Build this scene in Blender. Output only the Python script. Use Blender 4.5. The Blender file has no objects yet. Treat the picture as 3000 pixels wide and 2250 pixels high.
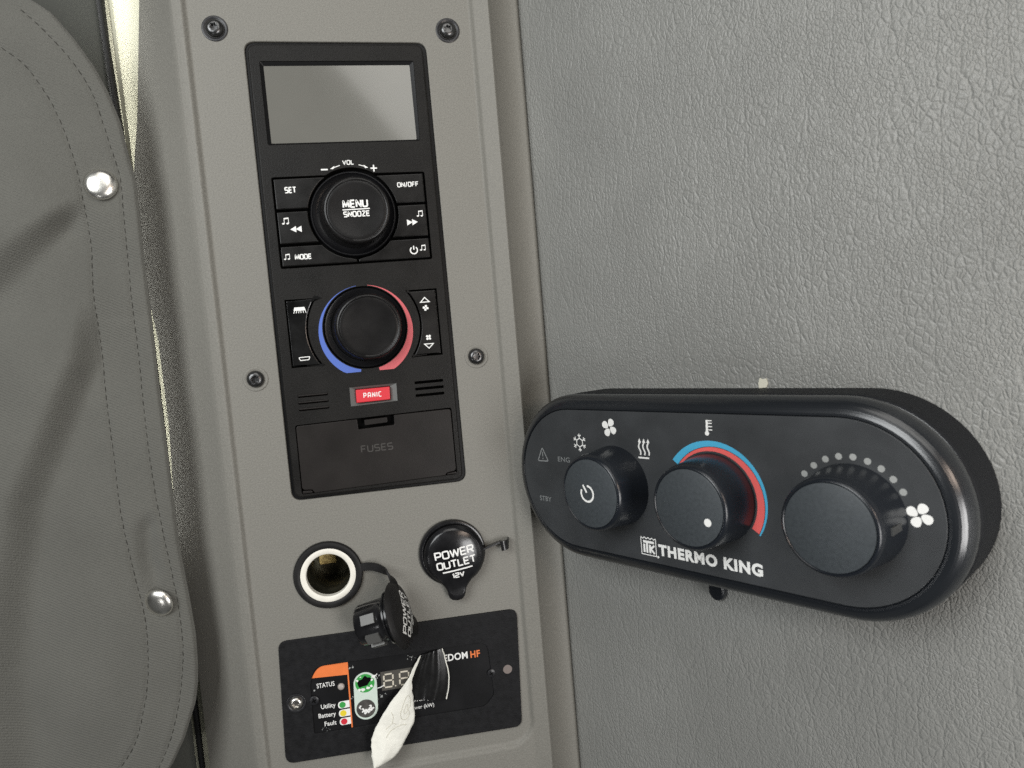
import bpy, math, random
from mathutils import Vector, Matrix
from mathutils.geometry import tessellate_polygon
random.seed(7)
MM = 0.001
scene = bpy.context.scene
col = scene.collection
rad = math.radians

# ------------------------------------------------------------------ camera, world, lights, exposure
# panel frame: X right, Y up, Z out of the panel (mm); world: x = X, y = -Z, z = Y
PF = Matrix(((1, 0, 0, 0), (0, 0, -1, 0), (0, 1, 0, 0), (0, 0, 0, 1)))
def W(x, y, z): return PF @ Vector((x * MM, y * MM, z * MM))
def aim(o, p, q, roll=0):
    o.location = W(*p)
    o.rotation_euler = (W(*q) - W(*p)).to_track_quat('-Z', 'Y').to_euler()

cam_d = bpy.data.cameras.new('camera'); cam = bpy.data.objects.new('camera', cam_d); col.objects.link(cam)
R0 = Vector((0.98283, -0.08477, 0.16389)); R1 = Vector((-0.09469, -0.99406, 0.05368)); R2 = Vector((0.15837, -0.06828, -0.98502))
CR = Matrix((R0, -R1, -R2)).transposed()            # columns: camera right, up, back in the panel frame
cam.matrix_world = Matrix.Translation(W(62.31, -162.62, 394.03)) @ (PF.to_3x3() @ CR).to_4x4()
cam_d.sensor_width = 36; cam_d.lens = 24.862; cam_d.clip_start = 0.01; cam_d.clip_end = 20
cam_d.dof.use_dof = True; cam_d.dof.focus_distance = 0.385; cam_d.dof.aperture_fstop = 18
scene.camera = cam

w = bpy.data.worlds.new('World'); scene.world = w; w.use_nodes = True
wn = w.node_tree; bg = wn.nodes['Background']
bg.inputs[1].default_value = 0.055
# the dim cab around the camera: soft lighter and darker patches
wt = wn.nodes.new('ShaderNodeTexCoord'); wnz = wn.nodes.new('ShaderNodeTexNoise'); wnz.inputs['Scale'].default_value = 1.7; wnz.inputs['Detail'].default_value = 2
wr = wn.nodes.new('ShaderNodeValToRGB'); wr.color_ramp.elements[0].position = 0.42; wr.color_ramp.elements[1].position = 0.60
wr.color_ramp.elements[0].color = (0.10, 0.095, 0.085, 1); wr.color_ramp.elements[1].color = (1.7, 1.75, 1.75, 1)
wn.links.new(wt.outputs['Generated'], wnz.inputs['Vector']); wn.links.new(wnz.outputs['Fac'], wr.inputs['Fac']); wn.links.new(wr.outputs['Color'], bg.inputs[0])

def area(name, p, q, sx, sy, watts, color):
    d = bpy.data.lights.new(name, 'AREA'); d.shape = 'RECTANGLE'; d.size = sx * MM; d.size_y = sy * MM
    d.energy = watts; d.color = color
    o = bpy.data.objects.new(name, d); col.objects.link(o); aim(o, p, q); return o
area('cab_window_light', (352, -380, 690), (190, -230, 100), 200, 300, 2.2, (1.0, 0.99, 0.98))
area('cab_ceiling_light', (50, 420, 440), (100, -60, 20), 420, 300, 0.9, (1.0, 0.98, 0.94))
area('cab_windscreen_light', (-390, 110, 600), (160, -180, 80), 420, 420, 4.4, (0.95, 0.975, 0.98))
area('cap_glint_lamp', (-213, -417, 320), (80, -280, 0), 28, 28, 0.07, (1.0, 1.0, 1.0))  # added small lamp that puts a white glint on the closed cap
area('warm_sheen_lamp', (290, -110, 540), (80, -200, 0), 120, 80, 0.30, (1.0, 0.80, 0.66))  # added warm light for the brownish sheen on cap and knobs
area('door_gap_daylight', (-128, -60, -30), (-62, -60, -46), 10, 420, 0.03, (1.0, 1.0, 0.93)).data.spread = rad(60)
area('screen_reflection_light', (150, 250, 640), (60, -60, 0), 230, 300, 0.55, (1.0, 0.98, 0.93)).rotation_euler.rotate_axis('Z', rad(35))  # added light, placed and turned to mirror diagonally in the screen

scene.view_settings.view_transform = 'Standard'; scene.view_settings.look = 'None'
scene.view_settings.exposure = 0.09; scene.view_settings.gamma = 1.0; scene.view_settings.use_curve_mapping = False
scene.render.engine = 'CYCLES'
scene.cycles.max_bounces = 6; scene.cycles.sample_clamp_indirect = 2.0
scene.cycles.use_denoising = False        # keep the fine sensor-like grain

# ------------------------------------------------------------------ materials
def mat(name, color, rough=0.5, metal=0.0, spec=0.5, bump=None, mottle=None, coat=0.0, vor=None):
    """bump = (scale per metre, strength, distance m); mottle = (scale, amount)"""
    m = bpy.data.materials.new(name); m.use_nodes = True
    nt = m.node_tree; b = nt.nodes['Principled BSDF']; L = nt.links.new
    b.inputs['Base Color'].default_value = (*color, 1); b.inputs['Roughness'].default_value = rough
    b.inputs['Metallic'].default_value = metal; b.inputs['Specular IOR Level'].default_value = spec
    b.inputs['Coat Weight'].default_value = coat; b.inputs['Coat Roughness'].default_value = 0.08
    tc = nt.nodes.new('ShaderNodeTexCoord')
    if bump:
        n = nt.nodes.new('ShaderNodeTexNoise'); n.inputs['Scale'].default_value = bump[0]; n.inputs['Detail'].default_value = 3
        L(tc.outputs['Object'], n.inputs['Vector'])
        bp = nt.nodes.new('ShaderNodeBump'); bp.inputs['Strength'].default_value = bump[1]; bp.inputs['Distance'].default_value = bump[2]
        L(n.outputs['Fac'], bp.inputs['Height']); L(bp.outputs['Normal'], b.inputs['Normal'])
    if mottle:
        n = nt.nodes.new('ShaderNodeTexNoise'); n.inputs['Scale'].default_value = mottle[0]; n.inputs['Detail'].default_value = 5
        L(tc.outputs['Object'], n.inputs['Vector'])
        r = nt.nodes.new('ShaderNodeValToRGB')
        a = mottle[1]
        r.color_ramp.elements[0].position = 0.3; r.color_ramp.elements[1].position = 0.7
        r.color_ramp.elements[0].color = (*[c * (1 - a) for c in color], 1)
        r.color_ramp.elements[1].color = (*[min(1, c * (1 + a)) for c in color], 1)
        L(n.outputs['Fac'], r.inputs['Fac']); L(r.outputs['Color'], b.inputs['Base Color'])
        rr = nt.nodes.new('ShaderNodeMapRange'); rr.inputs['To Min'].default_value = max(0.03, rough * (1 - a)); rr.inputs['To Max'].default_value = min(1, rough * (1 + a))
        L(n.outputs['Fac'], rr.inputs['Value']); L(rr.outputs['Result'], b.inputs['Roughness'])
    return m

M_panel = mat('grey_moulded_plastic', (0.212, 0.205, 0.182), 0.55, spec=.35, bump=(1100, 0.45, 0.0004), mottle=(1300, 0.13))
M_bezel = mat('black_grained_plastic', (0.0095, 0.0088, 0.0080), 0.46, spec=.20, bump=(1500, 0.45, 0.0003), mottle=(60, 0.25))
M_flange = mat('black_gloss_edge', (0.004, 0.004, 0.0045), 0.42, spec=.25)
M_collar = mat('black_gloss_collar', (0.006, 0.006, 0.007), 0.26)
M_button = mat('black_button_plastic', (0.0085, 0.008, 0.0076), 0.33, spec=.28, bump=(900, 0.08, 0.0002), mottle=(120, 0.3))
M_rocker = mat('black_gloss_rocker', (0.008, 0.008, 0.008), 0.20, mottle=(90, 0.5))
M_knob = mat('black_knob_rubber', (0.0085, 0.008, 0.008), 0.30, spec=.35, bump=(1600, 0.08, 0.0002), mottle=(70, 0.25))
M_cover = mat('fuse_cover_plastic', (0.0165, 0.0142, 0.013), 0.44, spec=.22, bump=(1500, 0.2, 0.0002), mottle=(50, 0.2))
M_void = mat('dark_void', (0.003, 0.003, 0.003), 0.9, spec=0.1)
M_ink = mat('white_ink', (0.90, 0.90, 0.87), 0.55)
M_inkdim = mat('dim_grey_ink', (0.25, 0.26, 0.26), 0.6)
M_inkgrey = mat('grey_dot_ink', (0.34, 0.35, 0.34), 0.6)
M_lcd = mat('unlit_display_glass', (0.165, 0.162, 0.145), 0.12, mottle=(25, 0.06), coat=0.6)
M_blue = mat('blue_ink', (0.085, 0.16, 0.54), 0.5)
M_red = mat('red_ink', (0.66, 0.125, 0.14), 0.5)
M_panic = mat('red_button_plastic', (0.70, 0.035, 0.05), 0.42, bump=(1500, 0.1, 0.0002))
M_grey = mat('grey_bezel_plastic', (0.13, 0.135, 0.13), 0.5, bump=(1600, 0.2, 0.0002))
M_steel = mat('dark_screw_steel', (0.10, 0.10, 0.10), 0.28, metal=0.9)
M_screwblack = mat('black_screw_coating', (0.018, 0.018, 0.02), 0.35)
M_zinc = mat('bright_screw_steel', (0.62, 0.60, 0.56), 0.28, metal=1.0)
M_chrome = mat('chrome', (0.88, 0.86, 0.80), 0.30, metal=1.0, bump=(300, 0.10, 0.0006))
M_plate = mat('plate_powder_coat', (0.0135, 0.0135, 0.0145), 0.6, spec=.15, bump=(1300, 0.6, 0.0004), mottle=(300, 0.25))
M_sticker = mat('black_label_film', (0.009, 0.009, 0.0098), 0.45, spec=.2, mottle=(40, 0.3))
M_orange = mat('orange_ink', (0.86, 0.215, 0.055), 0.5, mottle=(200, 0.05))
M_mint = mat('pale_mint_label', (0.66, 0.76, 0.68), 0.45, mottle=(120, 0.08))
M_green = mat('green_ink', (0.045, 0.36, 0.07), 0.5)
M_yellow = mat('yellow_ink', (0.85, 0.68, 0.04), 0.5)
M_redled = mat('red_led_ink', (0.66, 0.03, 0.05), 0.5)
M_led = mat('frosted_led_lens', (0.42, 0.38, 0.35), 0.35)
M_digit = mat('unlit_segment', (0.68, 0.63, 0.52), 0.5)
M_window = mat('smoked_display_window', (0.085, 0.08, 0.07), 0.35)
M_membrane = mat('worn_grey_membrane', (0.07, 0.066, 0.06), 0.5, mottle=(300, 0.3))
M_ring = mat('white_socket_ring', (0.88, 0.85, 0.76), 0.4, mottle=(150, 0.05))
M_rubber = mat('black_rubber', (0.012, 0.0115, 0.0115), 0.50, spec=.3, bump=(1400, 0.15, 0.0002), mottle=(100, 0.2))
M_lid = mat('black_glossy_lid', (0.010, 0.010, 0.011), 0.20, mottle=(140, 0.35), bump=(180, 0.10, 0.0006))
M_barrel = mat('socket_barrel_metal', (0.09, 0.085, 0.06), 0.34, metal=0.8, mottle=(200, 0.3))
M_brass = mat('brass', (0.78, 0.54, 0.22), 0.40, metal=0.4, mottle=(700, 0.45))
M_tape = mat('black_vinyl_tape', (0.010, 0.010, 0.010), 0.24, mottle=(200, 0.3))
M_tapeback = mat('cream_tape_backing', (0.84, 0.83, 0.75), 0.6, bump=(420, 0.5, 0.0009), mottle=(90, 0.10))
M_tapeline = mat('backing_crease', (0.68, 0.66, 0.57), 0.6)
M_ctrl = mat('controller_housing_plastic', (0.011, 0.013, 0.016), 0.25, spec=.8, bump=(1800, 0.04, 0.0002))
M_back = mat('controller_back_plastic', (0.012, 0.013, 0.015), 0.6, spec=.12, bump=(1500, 0.2, 0.0002))
M_face = mat('controller_face_film', (0.040, 0.043, 0.046), 0.48, spec=0.5, bump=(2600, 0.12, 0.0002), mottle=(55, 0.16))
M_cknob = mat('controller_knob_plastic', (0.010, 0.0125, 0.017), 0.27, bump=(2000, 0.10, 0.0002))
M_cap = mat('controller_knob_cap', (0.048, 0.056, 0.062), 0.48, bump=(2600, 0.12, 0.0002), mottle=(700, 0.12))
M_cyan = mat('light_blue_ink', (0.07, 0.42, 0.66), 0.55)
M_coral = mat('coral_ink', (0.80, 0.13, 0.12), 0.55)
M_cream = mat('cream_pillar_plastic', (0.82, 0.80, 0.62), 0.6, mottle=(30, 0.04))
M_dark = mat('dark_grey_trim', (0.055, 0.057, 0.048), 0.7, bump=(900, 0.2, 0.0003), mottle=(500, 0.15))
M_seal = mat('black_rubber_seal', (0.006, 0.006, 0.006), 0.6)
M_thread = mat('dark_thread', (0.050, 0.048, 0.042), 0.9, spec=.2)
M_scrap = mat('cream_paper_scrap', (0.68, 0.66, 0.55), 0.7)

def leather():
    m = bpy.data.materials.new('grey_leatherette'); m.use_nodes = True
    nt = m.node_tree; b = nt.nodes['Principled BSDF']; L = nt.links.new; N = nt.nodes.new
    tc = N('ShaderNodeTexCoord')
    def noise(scale, detail=3, src=None):
        n = N('ShaderNodeTexNoise'); n.inputs['Scale'].default_value = scale; n.inputs['Detail'].default_value = detail
        L(src or tc.outputs['Object'], n.inputs['Vector']); return n
    def math_(op, a, bb=None):
        n = N('ShaderNodeMath'); n.operation = op
        for i, v in enumerate((a, bb)):
            if v is None: continue
            if isinstance(v, (int, float)): n.inputs[i].default_value = v
            else: L(v, n.inputs[i])
        return n.outputs[0]
    wob = noise(160, 2)
    vm = N('ShaderNodeVectorMath'); vm.operation = 'SCALE'; vm.inputs['Scale'].default_value = 0.0026
    sub = N('ShaderNodeVectorMath'); sub.operation = 'SUBTRACT'; sub.inputs[1].default_value = (0.5, 0.5, 0.5)
    L(wob.outputs['Color'], sub.inputs[0]); L(sub.outputs[0], vm.inputs[0])
    add = N('ShaderNodeVectorMath'); L(tc.outputs['Object'], add.inputs[0]); L(vm.outputs[0], add.inputs[1])
    mp = N('ShaderNodeMapping'); mp.inputs['Scale'].default_value = (1.0, 0.68, 1.0); mp.inputs['Rotation'].default_value = (0, 0, rad(-14))
    L(add.outputs[0], mp.inputs['Vector'])
    def cells(scale):
        v = N('ShaderNodeTexVoronoi'); v.feature = 'DISTANCE_TO_EDGE'; v.inputs['Scale'].default_value = scale
        L(mp.outputs[0], v.inputs['Vector'])
        r = N('ShaderNodeMapRange'); r.interpolation_type = 'SMOOTHSTEP'; r.inputs['From Min'].default_value = 0.0; r.inputs['From Max'].default_value = 0.20
        L(v.outputs['Distance'], r.inputs['Value']); return r.outputs[0]
    big = cells(390); small = cells(1000)
    mid_c = cells(620); patch = noise(45, 2).outputs['Fac']
    pm = N('ShaderNodeMapRange'); pm.inputs['From Min'].default_value = 0.42; pm.inputs['From Max'].default_value = 0.58; L(patch, pm.inputs['Value'])
    mx = N('ShaderNodeMix'); L(pm.outputs[0], mx.inputs[0]); L(big, mx.inputs[2]); L(mid_c, mx.inputs[3]); big = mx.outputs[0]
    fine = noise(2200, 2).outputs['Fac']; mid = noise(420, 3).outputs['Fac']; soft = noise(16, 2).outputs['Fac']
    # where the grain is deep and where it is nearly smooth
    amt = N('ShaderNodeMapRange'); amt.inputs['From Min'].default_value = 0.35; amt.inputs['From Max'].default_value = 0.65
    amt.inputs['To Min'].default_value = 0.82; amt.inputs['To Max'].default_value = 1.0; L(soft, amt.inputs['Value'])
    # long stretched creases
    mp2 = N('ShaderNodeMapping'); mp2.inputs['Scale'].default_value = (1, 0.22, 1); mp2.inputs['Rotation'].default_value = (0, 0, rad(-28))
    L(add.outputs[0], mp2.inputs['Vector'])
    cr = N('ShaderNodeTexVoronoi'); cr.feature = 'DISTANCE_TO_EDGE'; cr.inputs['Scale'].default_value = 110; L(mp2.outputs[0], cr.inputs['Vector'])
    crr = N('ShaderNodeMapRange'); crr.interpolation_type = 'SMOOTHSTEP'; crr.inputs['From Max'].default_value = 0.07; L(cr.outputs['Distance'], crr.inputs['Value'])
    h = math_('MULTIPLY', big, 0.85)
    h = math_('ADD', h, math_('MULTIPLY', small, 0.22))
    h = math_('ADD', h, math_('MULTIPLY', mid, 0.30))
    h = math_('ADD', h, math_('MULTIPLY', crr.outputs[0], 0.55))
    h = math_('MULTIPLY', h, amt.outputs[0])
    h = math_('ADD', h, math_('MULTIPLY', fine, 0.25))
    bp = N('ShaderNodeBump'); bp.inputs['Strength'].default_value = 0.46; bp.inputs['Distance'].default_value = 0.0006
    L(h, bp.inputs['Height']); L(bp.outputs['Normal'], b.inputs['Normal'])
    base = (0.250, 0.252, 0.238)
    r = N('ShaderNodeValToRGB'); r.color_ramp.elements[0].position = 0.25; r.color_ramp.elements[1].position = 0.75
    r.color_ramp.elements[0].position = 0.36; r.color_ramp.elements[1].position = 0.64
    r.color_ramp.elements[0].color = (*[c * 0.93 for c in base], 1); r.color_ramp.elements[1].color = (*[c * 1.06 for c in base], 1)
    mixv = math_('ADD', math_('MULTIPLY', soft, 0.75), math_('MULTIPLY', noise(1500, 2).outputs['Fac'], 0.25))
    L(mixv, r.inputs['Fac']); L(r.outputs['Color'], b.inputs['Base Color'])
    b.inputs['Roughness'].default_value = 0.39; b.inputs['Specular IOR Level'].default_value = 0.45
    return m
M_leather = leather()

def fabric():
    m = bpy.data.materials.new('grey_green_twill'); m.use_nodes = True
    nt = m.node_tree; b = nt.nodes['Principled BSDF']; L = nt.links.new; N = nt.nodes.new
    tc = N('ShaderNodeTexCoord')
    mp = N('ShaderNodeMapping'); mp.inputs['Rotation'].default_value = (0, 0, rad(-62)); L(tc.outputs['Object'], mp.inputs['Vector'])
    wv = N('ShaderNodeTexWave'); wv.inputs['Scale'].default_value = 235; wv.inputs['Distortion'].default_value = 1.4; wv.inputs['Detail'].default_value = 2; wv.inputs['Detail Scale'].default_value = 2.5
    L(mp.outputs[0], wv.inputs['Vector'])
    n = N('ShaderNodeTexNoise'); n.inputs['Scale'].default_value = 1500; n.inputs['Detail'].default_value = 2; L(tc.outputs['Object'], n.inputs['Vector'])
    ad = N('ShaderNodeMath'); ad.operation = 'MULTIPLY_ADD'; ad.inputs[1].default_value = 0.45; L(wv.outputs['Fac'], ad.inputs[0]); L(n.outputs['Fac'], ad.inputs[2])
    bp = N('ShaderNodeBump'); bp.inputs['Strength'].default_value = 0.85; bp.inputs['Distance'].default_value = 0.0005
    L(ad.outputs[0], bp.inputs['Height']); L(bp.outputs['Normal'], b.inputs['Normal'])
    n2 = N('ShaderNodeTexNoise'); n2.inputs['Scale'].default_value = 30; n2.inputs['Detail'].default_value = 6; L(tc.outputs['Object'], n2.inputs['Vector'])
    r = N('ShaderNodeValToRGB'); c = (0.126, 0.124, 0.110)
    r.color_ramp.elements[0].position = 0.25; r.color_ramp.elements[1].position = 0.75
    r.color_ramp.elements[0].color = (*[v * 0.92 for v in c], 1); r.color_ramp.elements[1].color = (*[v * 1.08 for v in c], 1)
    L(n2.outputs['Fac'], r.inputs['Fac']); L(r.outputs['Color'], b.inputs['Base Color'])
    b.inputs['Roughness'].default_value = 0.85; b.inputs['Specular IOR Level'].default_value = 0.25
    b.inputs['Sheen Weight'].default_value = 0.15
    return m
M_fabric = fabric()

# ------------------------------------------------------------------ geometry in mm
class Geo:
    def __init__(s): s.v = []; s.f = []
    def add(s, vs, fs):
        o = len(s.v); s.v += [tuple(p) for p in vs]; s.f += [tuple(i + o for i in q) for q in fs]; return s
    def merge(s, g, fn=None):
        return s.add([fn(p) for p in g.v] if fn else g.v, g.f)

def rpoly(pts, r, n=6):
    """polygon with rounded corners; r a number or one per corner"""
    out = []; N = len(pts)
    for i in range(N):
        p = Vector(pts[i]); a = Vector(pts[i - 1]) - p; b = Vector(pts[(i + 1) % N]) - p
        ri = r[i] if isinstance(r, (list, tuple)) else r
        la, lb = a.length, b.length
        if ri <= 0: out.append(tuple(p)); continue
        a.normalize(); b.normalize()
        ang = a.angle(b); t = min(ri / max(math.tan(ang / 2), 1e-6), la * .49, lb * .49)
        p0 = p + a * t; p1 = p + b * t
        for k in range(n + 1):
            u = k / n
            out.append(tuple(p0 * (1 - u) ** 2 + p * 2 * u * (1 - u) + p1 * u * u))
    return out
def rrect(x0, y0, x1, y1, r, n=6): return rpoly([(x0, y0), (x1, y0), (x1, y1), (x0, y1)], r, n)
def circ(cx, cy, r, n=48, a0=0): return [(cx + r * math.cos(a0 + 2 * math.pi * k / n), cy + r * math.sin(a0 + 2 * math.pi * k / n)) for k in range(n)]
def ccw(p):
    a = sum(p[i - 1][0] * p[i][1] - p[i][0] * p[i - 1][1] for i in range(len(p)))
    return p if a > 0 else p[::-1]
def offset(p, d):
    """inward offset (d > 0) of a counter-clockwise polygon"""
    out = []; N = len(p)
    for i in range(N):
        a = Vector(p[i]) - Vector(p[i - 1]); b = Vector(p[(i + 1) % N]) - Vector(p[i])
        if a.length < 1e-9: a = b
        if b.length < 1e-9: b = a
        a.normalize(); b.normalize()
        n1 = Vector((-a.y, a.x)); n2 = Vector((-b.y, b.x)); n = n1 + n2
        if n.length < 1e-6: n = n1
        n.normalize(); c = max(0.45, n.dot(n1))
        out.append((p[i][0] + n.x * d / c, p[i][1] + n.y * d / c))
    return out
def dedupe(p):
    o = []
    for q in p:
        if not o or (q[0] - o[-1][0]) ** 2 + (q[1] - o[-1][1]) ** 2 > 1e-8: o.append(q)
    if (o[0][0] - o[-1][0]) ** 2 + (o[0][1] - o[-1][1]) ** 2 < 1e-8: o.pop()
    return o
def flat(outer, z, holes=()):
    g = Geo(); loops = [[Vector((x, y, 0)) for x, y in outer]] + [[Vector((x, y, 0)) for x, y in h] for h in holes]
    tri = tessellate_polygon(loops); vs = [(p.x, p.y, z) for l in loops for p in l]; fs = []
    for a, b, c in tri:
        A, B, C = vs[a], vs[b], vs[c]
        if (B[0] - A[0]) * (C[1] - A[1]) - (B[1] - A[1]) * (C[0] - A[0]) < 0: a, b = b, a
        fs.append((a, b, c))
    return g.add(vs, fs)
def strip(A, B, za, zb, g):
    """quads between two matching loops (A lower/outer, B upper/inner)"""
    n = len(A)
    vs = [(x, y, za) for x, y in A] + [(x, y, zb) for x, y in B]
    g.add(vs, [(i, (i + 1) % n, n + (i + 1) % n, n + i) for i in range(n)])
def prism(outer, zt, zb, bev=0.3, holes=(), steps=3, cap=True):
    """solid with a rounded top edge, straight walls and holes with small chamfers"""
    o = dedupe(ccw(outer)); g = Geo()
    prev, pz = o, zb
    if bev > 0:
        prof = [(bev * (1 - math.cos(t)), zt - bev + bev * math.sin(t)) for t in [math.pi / 2 * k / steps for k in range(steps + 1)]]
        strip(o, o, zb, zt - bev, g)
        prev = o; pz = zt - bev
        for d, z in prof[1:]:
            q = offset(o, d); strip(prev, q, pz, z, g); prev, pz = q, z
    else:
        strip(o, o, zb, zt, g); prev = o
    hb = min(bev, 0.14); tops = []
    for h in holes:
        h = dedupe(ccw(h)); ht = offset(h, -hb) if hb > 0 else h; tops.append(ht)
        if hb > 0: strip(ht, h, zt, zt - hb, g)
        strip(h, h, zt - hb, zb, g)
    if cap: g.merge(flat(prev, zt, tops))
    return g
def lathe(prof, n=56, c=(0, 0, 0), lean=(0, 0), lobes=None):
    """prof = [(r, z)] from the outside in; lean shifts x, y per mm of z"""
    g = Geo(); rings = []
    vs = []; fs = []
    for r, z in prof:
        cx, cy = c[0] + lean[0] * z, c[1] + lean[1] * z
        if r < 1e-6: rings.append([len(vs)]); vs.append((cx, cy, c[2] + z)); continue
        ring = []
        for k in range(n):
            a = 2 * math.pi * k / n; rr = r
            if lobes and r <= lobes[2]: rr = r * (1 + lobes[1] * math.cos(lobes[0] * a))
            ring.append(len(vs)); vs.append((cx + rr * math.cos(a), cy + rr * math.sin(a), c[2] + z))
        rings.append(ring)
    for A, B in zip(rings, rings[1:]):
        for k in range(n):
            if len(A) == 1 and len(B) == 1: continue
            if len(B) == 1: fs.append((A[k], A[(k + 1) % n], B[0]))
            elif len(A) == 1: fs.append((A[0], B[(k + 1) % n], B[k]))
            else: fs.append((A[k], A[(k + 1) % n], B[(k + 1) % n], B[k]))
    return g.add(vs, fs)
def box(x0, y0, z0, x1, y1, z1):
    return Geo().add([(x0, y0, z0), (x1, y0, z0), (x1, y1, z0), (x0, y1, z0), (x0, y0, z1), (x1, y0, z1), (x1, y1, z1), (x0, y1, z1)],
                     [(0, 3, 2, 1), (4, 5, 6, 7), (0, 1, 5, 4), (1, 2, 6, 5), (2, 3, 7, 6), (3, 0, 4, 7)])
def tube(pts, r, n=8, cap=True):
    pts = [Vector(p) for p in pts]; g = Geo(); vs = []; fs = []; up = Vector((0, 0, 1))
    for i, p in enumerate(pts):
        t = (pts[min(i + 1, len(pts) - 1)] - pts[max(i - 1, 0)]).normalized()
        s = t.cross(up)
        if s.length < 0.05: s = t.cross(Vector((0, 1, 0)))
        s.normalize(); u = s.cross(t)
        for k in range(n):
            a = 2 * math.pi * k / n; vs.append(p + s * (r * math.cos(a)) + u * (r * math.sin(a)))
    for i in range(len(pts) - 1):
        for k in range(n): fs.append((i * n + k, i * n + (k + 1) % n, (i + 1) * n + (k + 1) % n, (i + 1) * n + k))
    if cap: fs += [tuple(range(n))[::-1], tuple(range((len(pts) - 1) * n, len(pts) * n))]
    return g.add(vs, fs)
def band(pts, wdirs, width, th):
    """flat strap along pts; wdirs its width direction at each point"""
    g = Geo(); vs = []; fs = []
    pts = [Vector(p) for p in pts]; n = len(pts)
    for i, p in enumerate(pts):
        t = (pts[min(i + 1, n - 1)] - pts[max(i - 1, 0)]).normalized(); w = Vector(wdirs[i]); w = (w - t * w.dot(t)).normalized(); u = t.cross(w)
        for a, b in ((-1, -1), (1, -1), (1, 1), (-1, 1)): vs.append(p + w * (a * width / 2) + u * (b * th / 2))
    for i in range(n - 1):
        for k in range(4): fs.append((i * 4 + k, i * 4 + (k + 1) % 4, i * 4 + 4 + (k + 1) % 4, i * 4 + 4 + k))
    fs += [(3, 2, 1, 0), ((n - 1) * 4, (n - 1) * 4 + 1, (n - 1) * 4 + 2, (n - 1) * 4 + 3)]
    return g.add(vs, fs)
def spline(pts, n=10):
    P = [Vector(p) for p in pts]; out = []
    for i in range(len(P) - 1):
        a, b, c, d = P[max(i - 1, 0)], P[i], P[i + 1], P[min(i + 2, len(P) - 1)]
        for k in range(n):
            t = k / n
            out.append(0.5 * (2 * b + (c - a) * t + (2 * a - 5 * b + 4 * c - d) * t * t + (3 * b - a - 3 * c + d) * t ** 3))
    out.append(P[-1]); return out

# ---- ink: flat strokes, glyphs and lettering
ZI = [0.0]
def stroke(pts, th, z, closed=False, g=None):
    g = g or Geo(); P = [Vector(p) for p in pts]; n = len(P); L = []; R = []
    for i, p in enumerate(P):
        a = P[i - 1] if (i > 0 or closed) else None; b = P[(i + 1) % n] if (i < n - 1 or closed) else None
        d1 = (p - a).normalized() if a is not None else None; d2 = (b - p).normalized() if b is not None else None
        if d1 is None: d1 = d2
        if d2 is None: d2 = d1
        n1 = Vector((-d1.y, d1.x)); n2 = Vector((-d2.y, d2.x)); m = n1 + n2
        m = n1 if m.length < 1e-6 else m.normalized()
        c = max(0.4, m.dot(n1)); L.append(p + m * th / 2 / c); R.append(p - m * th / 2 / c)
    vs = [(p.x, p.y, z) for p in R] + [(p.x, p.y, z) for p in L]
    rng = range(n if closed else n - 1)
    return g.add(vs, [(i, (i + 1) % n, n + (i + 1) % n, n + i) for i in rng])
G = {  # letter: (width, [(points, closed, corner radius)])
 'A': (.8, [([(0, 0), (0, .7), (.15, 1), (.65, 1), (.8, .7), (.8, 0)], 0, .12), ([(.06, .36), (.74, .36)], 0, 0)]),
 'C': (.75, [([(.75, 1), (0, 1), (0, 0), (.75, 0)], 0, .25)]),
 'D': (.8, [([(0, 0), (.8, 0), (.8, 1), (0, 1)], 1, [0.01, .3, .3, 0.01])]),
 'E': (.68, [([(.68, 1), (0, 1), (0, 0), (.68, 0)], 0, .06), ([(.07, .5), (.62, .5)], 0, 0)]),
 'F': (.68, [([(.68, 1), (0, 1), (0, 0)], 0, .04), ([(.07, .5), (.6, .5)], 0, 0)]),
 'I': (.0, [([(0, 0), (0, 1)], 0, 0)]),
 'L': (.66, [([(0, 1), (0, 0), (.66, 0)], 0, .04)]),
 'M': (1.0, [([(0, 0), (0.04, 1), (.5, .15), (.96, 1), (1, 0)], 0, .03)]),
 'N': (.8, [([(0, 0), (0, 1), (.8, 0), (.8, 1)], 0, .03)]),
 'O': (.8, [([(0, 0), (.8, 0), (.8, 1), (0, 1)], 1, .27)]),
 'P': (.75, [([(0, 0), (0, 1), (.75, 1), (.75, .42), (.07, .42)], 0, [0, .05, .25, .25, 0])]),
 'R': (.78, [([(0, 0), (0, 1), (.76, 1), (.76, .45), (.07, .45)], 0, [0, .05, .25, .25, 0]), ([(.45, .40), (.76, 0)], 0, 0)]),
 'S': (.75, [([(.75, 1), (0, 1), (0, .5), (.75, .5), (.75, 0), (0, 0)], 0, .2)]),
 'T': (.8, [([(0, 1), (.8, 1)], 0, 0), ([(.4, .93), (.4, 0)], 0, 0)]),
 'U': (.8, [([(0, 1), (0, 0), (.8, 0), (.8, 1)], 0, .27)]),
 'V': (.8, [([(0, 1), (.4, 0), (.8, 1)], 0, .03)]),
 'W': (1.15, [([(0, 1), (.27, 0), (.575, .95), (.88, 0), (1.15, 1)], 0, .03)]),
 'Z': (.75, [([(0, 1), (.75, 1), (0, 0), (.75, 0)], 0, .03)]),
 '/': (.4, [([(0, -.1), (.4, 1.1)], 0, 0)]),
 '1': (.25, [([(0, .8), (.2, 1), (.2, 0)], 0, .02)]),
 '2': (.75, [([(0, 1), (.75, 1), (.75, .55), (0, .45), (0, 0), (.75, 0)], 0, .18)]),
}
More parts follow.
